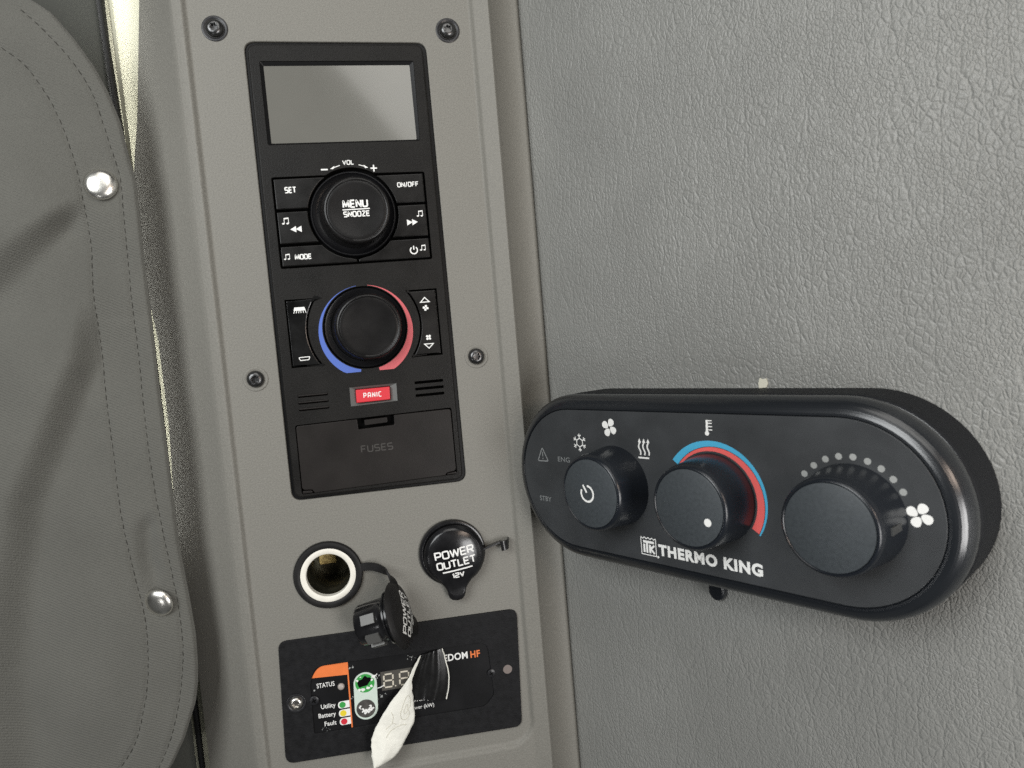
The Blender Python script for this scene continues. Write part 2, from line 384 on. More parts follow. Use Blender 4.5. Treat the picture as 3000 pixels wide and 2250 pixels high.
def fillet(pts, r, closed):
    if closed: return rpoly(pts, r, 5)
    out = [pts[0]]
    for i in range(1, len(pts) - 1):
        ri = r[i] if isinstance(r, list) else r
        q = rpoly([pts[i - 1], pts[i], pts[i + 1]], [0, ri, 0], 5)
        out += q[1:-1] if ri > 0 else [pts[i]]
    return out + [pts[-1]]
def lettering(s, x0, x1, y, h, th, z, wide=1.0, gap=.34, g=None):
    """stroke-built capitals fitted between x0 and x1 on baseline y with cap height h (outer size)"""
    g = g or Geo(); tot = sum(G[c][0] * wide for c in s) + gap * (len(s) - 1); t = th / h
    sx = (x1 - x0 - th) / tot; sy = h - th; x = x0 + th / 2
    for c in s:
        wd, strokes = G[c]
        for k, (pts, cl, r) in enumerate(strokes):
            pts2 = [(px * wide, py) for px, py in pts]
            q = [(x + px * sx, y + th / 2 + py * sy) for px, py in fillet(pts2, r, cl)]
            stroke(q, th, z + 0.006 * k, cl, g)
        x += (wd * wide + gap) * sx
    return g
def font(s, x0, x1, y, cap, z, bold=0.0, shear=0):
    """built-in font lettering fitted to x0..x1, baseline y, capitals cap mm high"""
    cu = bpy.data.curves.new('lettering', 'FONT'); cu.body = s; cu.size = 1; cu.offset = bold; cu.space_character = 1 + bold * 3; cu.shear = shear; cu.resolution_u = 4
    o = bpy.data.objects.new('lettering', cu); col.objects.link(o)
    me = bpy.data.meshes.new_from_object(o.evaluated_get(bpy.context.evaluated_depsgraph_get()))
    bpy.data.objects.remove(o); bpy.data.curves.remove(cu)
    xs = [v.co.x for v in me.vertices]; a, b = min(xs), max(xs); sx = (x1 - x0) / (b - a); sy = cap / 0.73
    g = Geo().add([(x0 + (v.co.x - a) * sx, y + v.co.y * sy, z) for v in me.vertices], [tuple(p.vertices) for p in me.polygons])
    bpy.data.meshes.remove(me); return g
def arcpts(cx, cy, r, a0, a1, n=24): return [(cx + r * math.cos(rad(a0 + (a1 - a0) * k / n)), cy + r * math.sin(rad(a0 + (a1 - a0) * k / n))) for k in range(n + 1)]
def note(cx, cy, h, z, g):
    """beamed pair of quavers"""
    w = h * .72
    for sx in (-.5, .42):
        x = cx + sx * w; g.merge(flat([(x - .14 * h + .2 * h * math.cos(a) * 1.0, cy - h * .38 + .13 * h * math.sin(a)) for a in [k * math.pi / 6 for k in range(12)]], z))
        stroke([(x + .03 * h, cy - h * .36), (x + .03 * h, cy + h * .42)], h * .10, z + .004, g=g)
    stroke([(cx - .5 * w - .02 * h, cy + h * .40), (cx + .42 * w + .08 * h, cy + h * .47)], h * .2, z + .008, g=g)
def power(cx, cy, r, th, z, g, tilt=0, gap=38):
    stroke(arcpts(cx, cy, r, 90 + tilt + gap, 450 + tilt - gap, 30), th, z, g=g)
    a = rad(90 + tilt); stroke([(cx + .15 * r * math.cos(a), cy + .15 * r * math.sin(a)), (cx + 1.25 * r * math.cos(a), cy + 1.25 * r * math.sin(a))], th, z + .005, g=g)
def fan(cx, cy, r, z, g, tilt=0):
    for k in range(4):
        a = rad(90 * k + 48 + tilt); c, s = math.cos(a), math.sin(a); pts = []
        for j in range(20):
            t = 2 * math.pi * j / 20; u = .56 * r + .44 * r * math.cos(t); v = .36 * r * math.sin(t) * (1.05 + .25 * math.cos(t)) + .10 * r
            pts.append((cx + u * c - v * s, cy + u * s + v * c))
        g.merge(flat(ccw(pts), z + .003 * k))
def blob(cx, cy, r, z, g, n=9, e=.45):
    g.merge(flat([(cx + r * (1 + e * (random.random() - .5) * 2) * math.cos(2 * math.pi * k / n), cy + r * (1 + e * (random.random() - .5) * 2) * math.sin(2 * math.pi * k / n)) for k in range(n)], z))

# ------------------------------------------------------------------ objects
def mesh(name, g, m, base=(0, 0, 0), angle=38):
    me = bpy.data.meshes.new(name)
    me.from_pydata([((x - base[0]) * MM, (y - base[1]) * MM, (z - base[2]) * MM) for x, y, z in g.v], [], g.f)
    me.materials.append(m); me.validate(); me.update()
    for p in me.polygons: p.use_smooth = True
    me.set_sharp_from_angle(angle=rad(angle))
    return me
class Thing:
    def __init__(s, name, label, cat, base=(0, 0, 0), frame=PF, group=None, kind=None, one=None):
        """an Empty at base (mm in frame) that parents its parts; one = (geo, material) makes it a single mesh instead"""
        s.base = base; s.frame = frame
        s.o = bpy.data.objects.new(name, mesh(name, one[0], one[1], base) if one else None); col.objects.link(s.o)
        s.o.matrix_world = frame @ Matrix.Translation(Vector(base) * MM)
        if not one: s.o.empty_display_size = 0.01
        s.o['label'] = label; s.o['category'] = cat
        if group: s.o['group'] = group
        if kind: s.o['kind'] = kind
    def part(s, name, g, m, parent=None, label=None, angle=38):
        o = bpy.data.objects.new(name, mesh(name, g, m, s.base, angle)); col.objects.link(o); o.parent = parent or s.o
        if label: o['label'] = label
        return o
def structure(name, g, m, frame=PF, label=None, cat=None):
    o = bpy.data.objects.new(name, mesh(name, g, m)); col.objects.link(o); o.matrix_world = frame; o['kind'] = 'structure'
    if label: o['label'] = label; o['category'] = cat
    return o
def smooth(a, b, x):
    t = max(0, min(1, (x - a) / (b - a))); return t * t * (3 - 2 * t)
def interp(tab, x):
    if x <= tab[0][0]: return tab[0][1]
    for (a, p), (b, q) in zip(tab, tab[1:]):
        if x <= b: return p + (q - p) * (x - a) / (b - a)
    return tab[-1][1]
def heightfield(xs, ys, fz, skip=None, fx=None):
    g = Geo(); nx = len(xs)
    vs = [((fx(x, y) if fx else x), y, fz(x, y)) for y in ys for x in xs]; fs = []
    for j in range(len(ys) - 1):
        for i in range(nx - 1):
            if skip and skip((xs[i] + xs[i + 1]) / 2, (ys[j] + ys[j + 1]) / 2): continue
            fs.append((j * nx + i, j * nx + i + 1, (j + 1) * nx + i + 1, (j + 1) * nx + i))
    return g.add(vs, fs)
def frange(a, b, st):
    n = max(1, round(abs(b - a) / st)); return [a + (b - a) * k / n for k in range(n)]

# ================================================================== the setting: pillar panel, leather wall, dark side
EDGE = [(-480, -66), (-320, -66.5), (-268, -69.8), (-235, -68.5), (-200, -66.6), (-150, -66.8), (-118, -69.8), (-55, -69), (-28, -64), (35, -56), (80, -50)]
def panel_z(x, y):
    # signed distance outside the inset (rounded lower corners)
    x0, x1, y0, r = -25.5, 119.0, -397.5, 12.0
    dx = max(x0 + r - x, x - (x1 - r), 0); dy = max(y0 + r - y, 0)
    d = math.hypot(dx, dy) - r if (dx > 0 and dy > 0) else max(x0 - x, x - x1, y0 - y)
    z = 2.2 * smooth(0, 2.8, d)
    if x > 120.5: z += 3.6 * min(1, (x - 120.5) / 9.0)
    if x > 129.0:
        t = min(1, (x - 129.0) / 18.5); q = -9.4 + 15.0 * (1 - t) ** 2.1
        k = smooth(128.6, 131.2, x); z = z * (1 - k) + min(z, q) * k if x < 131.2 else q
        if x > 147.0: z -= 0.22 * (x - 147.0) ** 2 * (1 + (x - 147) * .5)
    if x < -28.6: z = 2.1 - 0.25 * smooth(-28.6, -29.6, x) if x > -29.6 else interp([(-70, -28), (-33, 0.55), (-31, 1.35), (-29.6, 1.85)], x)
    return z
xs = frange(-70, -33, 3) + frange(-33, -22, 0.5) + [-22, -8, -2.2, 12, 38, 50, 64, 78, 97.2] + frange(104, 104.4, 1) + frange(104, 150, 0.55) + [149.8]
ys = frange(-480, -402, 10) + frange(-402, -380, 0.8) + frange(-380, -308, 9) + [-308] + frange(-262, -243.8, 12) + frange(-243.8, 2.8, 12) + frange(2.8, 80, 12) + [80]
def edge_x(x, y):
    if x > -33: return x
    e = interp(EDGE, y); return -33 + (x + 33) * (e + 33) / (-37)
pg = heightfield(xs, ys, panel_z, skip=lambda x, y: (-8 < x < 38 and -308 < y < -262) or (-2.2 < x < 97.2 and -243.8 < y < 2.8), fx=edge_x)
sock_hole = circ(14.8, -284.7, 17.0)
pg.merge(flat([(-8, -308), (38, -308), (38, -262), (-8, -262)], 0, [sock_hole]))
flange = dedupe(ccw(rpoly([(0.2, 1.0), (94.4, -1.3), (95.0, -241.9), (-0.2, -241.9)][::-1], 5.5, 8)))
f1 = offset(flange, -.55)
pg.merge(flat([(-2.2, -243.8), (97.2, -243.8), (97.2, 2.8), (-2.2, 2.8)], 0, [f1]))
prev = (f1, 0)
for d, z in ((.30, -.08), (.5, -.28), (.55, -.6), (.55, -4)):
    q = offset(f1, d); strip(prev[0], q, prev[1], z, pg); prev = (q, z)
panel = Thing('console_panel', 'tall grey moulded plastic pillar panel with raised rim holding the black controls', 'panel')
panel.part('panel_body', pg, M_panel, angle=50)
def screw_head(black):
    ring = lathe([(6.5, 0.02), (6.45, .35), (6.2, .5), (5.3, .45), (4.9, .12), (4.6, .1)], 40)
    head = lathe([(4.5, .1), (4.35, 1.0), (3.9, 1.9), (3.0, 2.5), (2.1, 2.75), (1.75, 2.7), (1.7, 0.9), (0, 0.8)], 48, lobes=(6, .17, 1.8))
    return ring, head
ring_g, head_g = screw_head(True)
ring_me = mesh('washer', ring_g, M_screwblack); ring_me2 = mesh('washer', ring_g, M_panel); head_me = mesh('screw', head_g, M_steel)
for (x, y, rm, rot) in ((-13.2, 7.6, ring_me, 8), (106.9, 4.8, ring_me, 40), (-12.1, -174.2, ring_me2, 20), (106.8, -172.6, ring_me2, 55)):
    s = bpy.data.objects.new('screw', head_me); col.objects.link(s); s.parent = panel.o
    s.location = (x * MM, y * MM, 0); s.rotation_euler = (0, 0, rad(rot))
    r = bpy.data.objects.new('washer', rm); col.objects.link(r); r.parent = s

# leather wall: frame with x along the wall towards the camera, y up, z out of the wall
a_w = rad(57.285)
CF = PF @ Matrix.Translation(Vector((181.29, -237.54, 103.51)) * MM) @ Matrix.Rotation(-a_w, 4, 'Y')
BACK = -35.81
wx = frange(-125, -100, 0.8) + frange(-100, 330, 10) + [330]
wy = frange(-420, 330, 15) + [330]
structure('wall', heightfield(wx, wy, lambda x, y: BACK - 1.6 * (1 - smooth(-119.5, -112.5, x))), M_leather, CF,
          'grey pebble grained leatherette wall behind the knob controller', 'wall')
# dark trim at far left, rubber seal and the pale pillar strip seen between curtain and panel
structure('side_wall', heightfield([-330, -200, -90, -81], [-480, -200, 100], lambda x, y: -52 if x < -85 else -56), M_dark, PF,
          'dark grey side trim behind the curtain at the upper left', 'wall')
sg = Geo(); sg.merge(tube([(-84.5, 110, -50), (-82.6, 20, -50), (-79.5, -60, -50), (-77, -200, -50), (-77, -480, -50)], 2.2, 10))
Thing('rubber_seal', 'thin black rubber seal beside the cream pillar strip', 'seal', (-78, -480, -50), one=(sg, M_seal))
cg = heightfield([-83, -80, -77, -72, -67, -63, -59, -55, -50, -44], frange(-480, 120, 40) + [120], lambda x, y: -49 + 5.5 * math.sin(math.pi * (x + 83) / 44.0) - 7 * (1 - smooth(-83, -70, x)))
Thing('pillar_strip', 'pale cream rounded pillar strip in the gap between curtain and panel', 'trim strip', (-60, -480, -50), one=(cg, M_cream))

# ================================================================== control unit with display
unit = Thing('control_unit', 'tall black sleeper control unit with grey display, two round knobs, PANIC button and fuse cover', 'control unit', (47.5, -241.7, 0))
CX, CY = 47.5, -90.6; TX, TY = 47.8, -151.6
arcR = 24.4
def arc_from(y, side):
    d = math.sqrt(arcR ** 2 - (y - CY) ** 2); return math.degrees(math.atan2(y - CY, side * d))
a0 = arc_from(-69.7, 1); a1 = arc_from(-69.7, -1)
cluster = [(7.1, -117.3), (87.2, -117.3), (87.2, -70.2)] + arcpts(CX, CY, arcR, a0, a1, 20) + [(7.1, -69.6)]
lens_hole = [(7.4, -10.1), (86.8, -11.6), (86.5, -53.6), (7.3, -52.9)][::-1]
def rocker(side, grow):
    if side < 0: c = [(7.4, -133.9), (24.6, -133.9)] + [(TX + 30.2 * math.cos(rad(a)), TY + 30.2 * math.sin(rad(a))) for a in range(144, 217, 6)] + [(24.6, -169.9), (7.4, -169.9)]
    else: c = [(87.9, -133.5), (71.4, -133.5)] + [(TX + 29.6 * math.cos(rad(a)), TY + 29.6 * math.sin(rad(a))) for a in range(36, -37, -6)] + [(71.4, -169.7), (87.9, -169.7)]
    return offset(ccw(dedupe(c)), -grow)
cover_o = [(5.6, -238.6), (90.1, -237.0), (90.1, -199.6), (5.8, -200.9)]
panic_hole = [(36.0, -193.6), (61.2, -192.9), (61.4, -183.2), (36.2, -183.2)]
slots = []
for y in (-185.7, -189.3, -192.9): slots.append(rrect(8.8, y - .5, 24.5, y + .6, .5, 3))
for y in (-184.1, -187.6, -191.2): slots.append(rrect(71.3, y - .65, 87.0, y + .75, .6, 3))
bez_o = rpoly([(1.9, -1.1), (92.5, -3.2), (93.1, -240.2), (1.6, -240.2)][::-1], 4.6, 8)
holes = [rpoly(ccw(lens_hole), 1.0, 4), rpoly(ccw(cluster), [1.2, 1.2, 1.2] + [0] * 21 + [1.2], 4), circ(TX, TY, 22.2, 64), rocker(-1, .1), rocker(1, .1),
         rpoly(ccw(cover_o), 1.4, 4), panic_hole] + slots
holes = [ccw(dedupe(h)) for h in holes]
ZF = 2.1
unit.part('flange', prism(offset(flange, .12), -1.3, -3.5, 0.2, [offset(ccw(dedupe(bez_o)), .3)]), M_flange)
housing = unit.part('housing', prism(bez_o, ZF, -1.6, 1.0, holes, 4), M_bezel)
unit.part('backing', flat(offset(ccw(dedupe(bez_o)), .4), -2.2), M_void)
for k, y in enumerate((-185.2, -188.8, -192.4)):
    unit.part('speaker_rib', prism(rrect(8.8, y - .45, 24.5, y + .45, .4, 3), ZF + .7, ZF - .2, .4), M_cover)
# display
scr = unit.part('screen', prism(rpoly(ccw([(8.9, -11.9), (84.7, -13.1), (84.9, -52.7), (8.8, -51.9)]), .6, 3), 0.55, -1.5, .15), M_lcd)
rim = rpoly(ccw([(7.45, -10.2), (86.7, -11.7), (86.4, -53.5), (7.35, -52.8)]), .8, 3); rin = rpoly(ccw([(9.0, -12.0), (84.6, -13.2), (84.8, -52.6), (8.9, -51.8)]), .6, 3)
rg = Geo(); strip(ccw(dedupe(rim)), ccw(dedupe(rin)), 1.7, 0.62, rg); unit.part('screen_surround', rg, M_flange, parent=scr)
# buttons round the menu knob
def button_outline(x0, x1, yt, yb, side):
    r = arcR - .75; pts = []
    n = 14
    for k in range(n + 1):
        y = yb + (yt - yb) * k / n; lim = 0.45
        dd = r * r - (y - CY) ** 2
        if dd > 0: lim = max(lim, math.sqrt(dd))
        pts.append((CX + side * lim, y))
    o = [(x0 if side < 0 else x1, yt), (x0 if side < 0 else x1, yb)]
    return ccw(dedupe(pts + o))
specs = [('set_button', -1, -70.6, -86.4), ('on_off_button', 1, -71.1, -86.4), ('rewind_button', -1, -87.8, -104.5), ('forward_button', 1, -87.6, -104.5), ('mode_button', -1, -105.9, -116.3), ('power_button', 1, -105.9, -116.3)]
B = {}
for nm, sd, yt, yb in specs:
    B[nm] = unit.part(nm, prism(rpoly(button_outline(8.1, 86.2, yt, yb, sd), .35, 2), ZF + .25, -1, .55), M_button)
ZB = ZF + .25 + .03
unit.part('lettering', lettering('SET', 13.2, 19.3, -78.2, 3.3, .62, ZB), M_ink, parent=B['set_button'])
unit.part('lettering', lettering('ON/OFF', 72.0, 83.5, -78.0, 2.7, .48, ZB), M_ink, parent=B['on_off_button'])
g = Geo(); note(12.5, -92.6, 3.3, ZB, g)
for x in (14.1, 16.9): g.merge(flat(ccw([(x, -97), (x + 3.0, -95.4), (x + 3.0, -98.7)]), ZB))
unit.part('symbol', g, M_ink, parent=B['rewind_button'])
g = Geo(); note(83.1, -92.6, 3.1, ZB, g)
for x in (75.4, 78.2): g.merge(flat(ccw([(x + 3.0, -96.9), (x, -95.3), (x, -98.6)]), ZB))
unit.part('symbol', g, M_ink, parent=B['forward_button'])
g = lettering('MODE', 14.9, 23.6, -113.1, 2.9, .58, ZB); note(11.3, -111.3, 2.9, ZB, g); unit.part('lettering', g, M_ink, parent=B['mode_button'])
g = Geo(); power(77.7, -112.0, 1.9, .62, ZB, g); unit.part('power_symbol', g, M_ink, parent=B['power_button'])
g = Geo(); note(83.0, -111.0, 2.9, ZB, g); unit.part('note_symbol', g, M_ink, parent=B['power_button'])
# volume legend
zl = ZF + .03
g = lettering('VOL', 44.3, 50.4, -64.8, 2.5, .45, zl); stroke([(32.9, -66.7), (36.4, -66.8)], .75, zl, g=g)
stroke([(58.7, -67.1), (62.2, -67.2)], .7, zl, g=g); stroke([(60.45, -65.4), (60.45, -68.9)], .7, zl + .006, g=g)
stroke([(42.8, -64.9), (39.5, -66.0)], .4, zl, g=g); g.merge(flat(ccw([(37.6, -66.6), (40.1, -65.0), (39.3, -66.7)]), zl + .004))
stroke([(52.7, -65.0), (55.6, -65.9)], .4, zl, g=g); g.merge(flat(ccw([(57.6, -66.7), (55.2, -65.1), (55.9, -66.9)]), zl + .004))
unit.part('lettering', g, M_ink, parent=housing)
# menu knob and temperature knob
lean = 0.20
def knob_geo(cx, cy):
    ring = lathe([(22.7, -1.5), (22.6, 1.7), (22.1, 2.3), (21.6, 2.3), (21.0, 1.6), (19.6, .9), (18.6, .7), (18.0, .6)], 72, (cx, cy, 0))
    k = lathe([(18.1, .3), (18.0, 3.0), (17.6, 8.0), (17.3, 10.3), (16.9, 11.1), (16.3, 11.5), (15.7, 11.5), (15.3, 11.2), (15.15, 11.05), (14.95, 11.1), (13.5, 10.95), (11, 10.75), (8, 10.55), (5, 10.42), (2.5, 10.36), (0, 10.35)], 72, (cx, cy, 0), (lean, 0.02))
    return ring, k
ring, k = knob_geo(CX, CY); ring1 = unit.part('knob_collar', ring, M_collar)
kn = unit.part('menu_knob', k, M_knob)
kx = CX + lean * 10.5
zt = 10.85
g = lettering('MENU', kx - 7.0, kx + 6.2, -89.2, 4.3, .85, zt); stroke([(kx - 7.2, -90.0), (kx + 6.9, -89.9)], .55, zt, g=g)
lettering('SNOOZE', kx - 7.0, kx + 6.7, -93.9, 3.1, .62, zt, g=g)
unit.part('lettering', g, M_ink, parent=kn)
ring, k = knob_geo(TX, TY)
ring = lathe([(21.9, -1.5), (21.7, 1.2), (21.2, 1.7), (20.4, 1.4), (19.2, .8), (18.2, .6)], 72, (TX, TY, 0))
unit.part('knob_collar', ring, M_collar); unit.part('temperature_knob', k, M_knob)
# blue and red temperature crescent
def crescent(a0, a1, oc=(48.1, -153.8), orad=25.1, irad=22.75, ycut=-175.3, n=40):
    out = []; inn = []
    for i in range(n + 1):
        a = rad(a0 + (a1 - a0) * i / n); ca, sa = math.cos(a), math.sin(a)
        inn.append((TX + irad * ca, TY + irad * sa))
        dx, dy = TX - oc[0], TY - oc[1]; bq = dx * ca + dy * sa; t = -bq + math.sqrt(max(0, bq * bq - dx * dx - dy * dy + orad ** 2))
        t = max(t, irad + .15)
        if sa < 0 and TY + t * sa < ycut: t = max(irad + .02, (ycut - TY) / sa)
        out.append((TX + t * ca, TY + t * sa))
    g = Geo(); vs = [(x, y, zl) for x, y in inn] + [(x, y, zl) for x, y in out]; m = n + 1
    return g.add(vs, [(i, i + 1, m + i + 1, m + i) if a1 < a0 else (i, m + i, m + i + 1, i + 1) for i in range(n)])
unit.part('blue_crescent', crescent(97, 259), M_blue, parent=housing); unit.part('red_crescent', crescent(82, -77), M_red, parent=housing)
# rockers
lr = unit.part('lamp_rocker', prism(rpoly(rocker(-1, -.6), .25, 2), ZF + .5, -1, .6), M_rocker)
rr = unit.part('fan_rocker', prism(rpoly(rocker(1, -.6), .25, 2), ZF + .5, -1, .6), M_button)
zr = ZF + .5 + .03
g = Geo(); g.merge(flat(ccw([(11.4, -139.9), (11.9, -138.1), (17.1, -138.1), (17.6, -139.9)]), zr))
for i in range(6): x = 11.6 + i * 1.16; stroke([(x + (.35 if i < 3 else -.0), -139.9), (x - .3 + i * .12, -141.2)], .36, zr + .004, g=g)
stroke(rpoly(ccw([(11.6, -164.8), (17.3, -164.7), (16.7, -166.3), (12.3, -166.4)]), .3, 3), .42, zr, True, g)
unit.part('symbol', g, M_ink, parent=lr)
g = Geo(); stroke([(81.0, -137.9), (78.6, -140.4), (83.4, -140.4)], .5, zr, True, g); stroke([(81.0, -165.7), (78.7, -163.3), (83.5, -163.3)], .5, zr, True, g)
fan(81.1, -143.6, 1.6, zr, g, 20); fan(81.2, -159.8, 1.6, zr, g, -10)
unit.part('symbol', g, M_ink, parent=rr)
# panic button in its sloped surround
po = ccw(panic_hole); pi_ = ccw([(38.9, -192.2), (57.6, -192.0), (57.9, -184.5), (39.1, -184.6)])
pi_ = [pi_[i] for i in range(4)]; g = Geo(); strip(po, pi_, ZF - .1, .4, g); pb = unit.part('panic_surround', g, M_grey, angle=20)
pn = unit.part('panic_button', prism(rpoly(offset(ccw(pi_), .25), .4, 3), ZF + .6, -.5, .45), M_panic)
unit.part('lettering', lettering('PANIC', 43.2, 53.0, -189.7, 2.9, .45, ZF + .64, wide=.8, gap=.5), M_ink, parent=pn)
# fuse cover with latch notch and hinge corners
fc = [(6.0, -236.2), (11.2, -236.5), (12.3, -238.4), (83.4, -237.1), (84.4, -235.8), (89.7, -235.0), (89.7, -200.2), (58.4, -200.5), (58.1, -205.9), (38.8, -206.4), (38.6, -200.8), (6.2, -201.3)]
cov = unit.part('fuse_cover', prism(rpoly(fc, [2, 1, .8, .8, 1, 2, 1.6, .4, .5, .5, .4, 1.6], 4), ZF + .1, 0, .4), M_cover)
unit.part('hinge', prism(rpoly([(6.1, -238.3), (11.6, -238.2), (10.8, -236.9), (6.1, -236.7)], .5, 3), ZF, 0, .3), M_cover, parent=cov)
unit.part('hinge', prism(rpoly([(84.2, -236.9), (89.8, -236.8), (89.8, -235.5), (84.8, -236.1)], .4, 3), ZF, 0, .3), M_cover, parent=cov)
lt = Geo(); lt.merge(prism(rpoly([(42.3, -204.6), (54.7, -204.2), (54.7, -201.3), (42.3, -201.6)], .4, 3), ZF + .2, 0, .3)); 
unit.part('latch', lt, M_cover, parent=cov)
fl = lettering('FUSES', 39.0, 56.4, -219.4, 4.0, .62, ZF + .13)
unit.part('lettering', Geo().merge(fl), mat('moulded_lettering', (0.058, 0.054, 0.050), 0.35), parent=cov)

# ================================================================== 12 volt sockets
sock = Thing('power_socket', 'open 12 volt socket with white ring, its black cap hanging by a strap', 'power socket', (14.8, -284.7, 0))
SC = (14.8, -284.7, 0)
sock.part('bezel_ring', lathe([(18.6, 0), (18.6, 1.1), (18.0, 1.9), (17.0, 2.1), (15.4, 2.0), (14.9, 1.6), (14.8, 0.6)], 72, SC), M_rubber)
sock.part('white_ring', lathe([(14.85, .9), (14.8, 1.75), (14.5, 1.9), (12.3, 1.8), (11.8, 1.4), (11.75, -2)], 72, SC), M_ring)
sock.part('barrel', lathe([(11.78, -1.0), (11.7, -6), (11.0, -7), (10.9, -34), (0, -34)], 60, SC), M_barrel)
sock.part('contact', prism(rrect(6.8, -287.5, 16.5, -281.2, .8, 3), -29.5, -33, .4), M_brass)
# cap geometry in its own axes: disc in xy, outward +z, lip at -y, plug towards -z
def cap_outline(lip_turn=0, r=17.0):
    pts = [(r * math.cos(rad(a)), r * math.sin(rad(a))) for a in range(-58 + lip_turn, 239 + lip_turn, 6)]
    lip = [(-8.0, -15.6), (-6.4, -17.6), (-5.3, -19.8), (-4.9, -22.0), (-4.2, -24.0), (-2.5, -25.4), (0, -25.9), (2.5, -25.4), (4.2, -24.0), (4.9, -22.0), (5.3, -19.8), (6.4, -17.6), (8.0, -15.6)]
    c, s = math.cos(rad(lip_turn)), math.sin(rad(lip_turn))
    return pts + [(x * c - y * s, x * s + y * c) for x, y in lip]
def cap_surf(r): return interp([(0, 4.9), (4, 4.8), (7, 4.55), (10, 4.1), (12.5, 3.55), (14.5, 2.95), (16, 2.35), (17.2, 1.95), (18.5, 1.75), (21, 1.9), (23, 2.2), (26, 1.9)], r)
def cap_geo(lip_turn=0):
    o = ccw(dedupe(cap_outline(lip_turn))); g = Geo(); n = len(o)
    u = offset(o, .5); strip(u, o, 0, .6, g); g.merge(flat(u, 0))
    levels = [(1.0, .6)] + [(k, 9) for k in (.97, .94, .90, .86, .82, .78, .74, .70, .66, .60, .52, .44, .36, .28, .2, .12, .04)]
    cap_ = {1.0: .6, .97: 1.35, .94: 1.75}
    vs = []
    for k, _ in levels:
        for x, y in o: vs.append((x * k, y * k, min(cap_.get(k, 9), cap_surf(math.hypot(x * k, y * k)))))
    fs = [(a * n + i, a * n + (i + 1) % n, (a + 1) * n + (i + 1) % n, (a + 1) * n + i) for a in range(len(levels) - 1) for i in range(n)]
    fs.append(tuple((len(levels) - 1) * n + i for i in range(n)))
    return g.add(vs, fs)
def cap_text(z0):
    """capital lettering draped over the domed disc"""
    g = lettering('POWER', -11.0, 11.2, 0.2, 4.7, .82, 0, wide=1.15, gap=.3); lettering('OUTLET', -11.0, 11.4, -5.5, 4.5, .80, 0, wide=1.1, gap=.28, g=g)
    for k in range(14): stroke([(-8.3 + 1.2 * k, -7.3), (-7.1 + 1.2 * k, -7.3)], .8, 0, g=g)
    lettering('12V', -3.6, 3.4, -11.9, 3.2, .70, 0, wide=1.2, g=g)
    # cut the straight strokes finer so they follow the dome
    out = Geo()
    for f in g.f:
        P = [Vector(g.v[i]) for i in f]
        if len(P) != 4: out.add(P, [tuple(range(len(P)))]); continue
        m = max(1, int(max((P[1] - P[0]).length, (P[2] - P[3]).length) / .8)); q = max(1, int(max((P[2] - P[1]).length, (P[0] - P[3]).length) / .8))
        vs = []
        for a in range(m + 1):
            for b in range(q + 1): vs.append(P[0].lerp(P[1], a / m).lerp(P[3].lerp(P[2], a / m), b / q))
        out.add(vs, [(a * (q + 1) + b, (a + 1) * (q + 1) + b, (a + 1) * (q + 1) + b + 1, a * (q + 1) + b + 1) for a in range(m) for b in range(q)])
    return Geo().merge(out, lambda p: (p[0], p[1], z0 + p[2] + cap_surf(math.hypot(p[0], p[1])) + .12))
plug_g = lathe([(12.6, .2), (12.6, -2.4), (13.2, -2.8), (13.2, -3.6), (12.0, -4.2), (11.2, -5), (10.9, -7), (10.4, -18.5), (9.6, -19.8), (0, -20)], 48)
# open cap: hangs at the end of the strap, turned edge-on
Rt = Vector((0.98283, -0.09469, 0.15837)); Rt = R0 * 1.0
right = Vector((0.98283, -0.09469, 0.15837)); 
right = Vector((CR[0][0], CR[1][0], CR[2][0])); up = Vector((CR[0][1], CR[1][1], CR[2][1])); tow = Vector((CR[0][2], CR[1][2], CR[2][2]))
NN = (right * .93 + up * .30 + tow * .10).normalized(); UU = (right * -.34 + up * .94); UU = (UU - NN * UU.dot(NN)).normalized(); TT = NN.cross(UU)
al = rad(36); ex = UU * math.cos(al) - TT * math.sin(al); ey = NN.cross(ex)
cc = Vector((50.3, -305.6, 20.0))
put = lambda p: tuple(cc + (ex * p[0] + ey * p[1] + NN * p[2]) * 1.05)
cap = sock.part('cap', Geo().merge(cap_geo(), put), M_rubber)
sock.part('lettering', Geo().merge(cap_text(0), put), M_ink, parent=cap)
sock.part('plug', Geo().merge(plug_g, put), M_lid, parent=cap)
lug = Geo()
for a in (10, 62, 100):
    aa = rad(a); c_, s_ = math.cos(aa), math.sin(aa); b_ = box(-2.4, 10.2, -15, 2.4, 12.0, -8)
    lug.merge(b_, lambda p: put((p[0] * c_ - p[1] * s_, p[0] * s_ + p[1] * c_, p[2])))
sock.part('lug', lug, mat('lug_metal', (0.13, 0.13, 0.125), 0.45, metal=0.3), parent=cap)
sp = spline([(32.0, -283.0, 1.2), (36.5, -282.4, 2.6), (41.5, -283.0, 5.2), (46.5, -285.2, 8.6), (49.6, -289.0, 13.0), (50.4, -293.0, 17.0)], 7)
wd = [Vector((0, 1, 0)).lerp(Vector((-.75, .15, .62)), smooth(.35, 1, i / (len(sp) - 1))) for i in range(len(sp))]
sock.part('strap', band(sp, wd, 4.3, 1.0), M_rubber, angle=50)

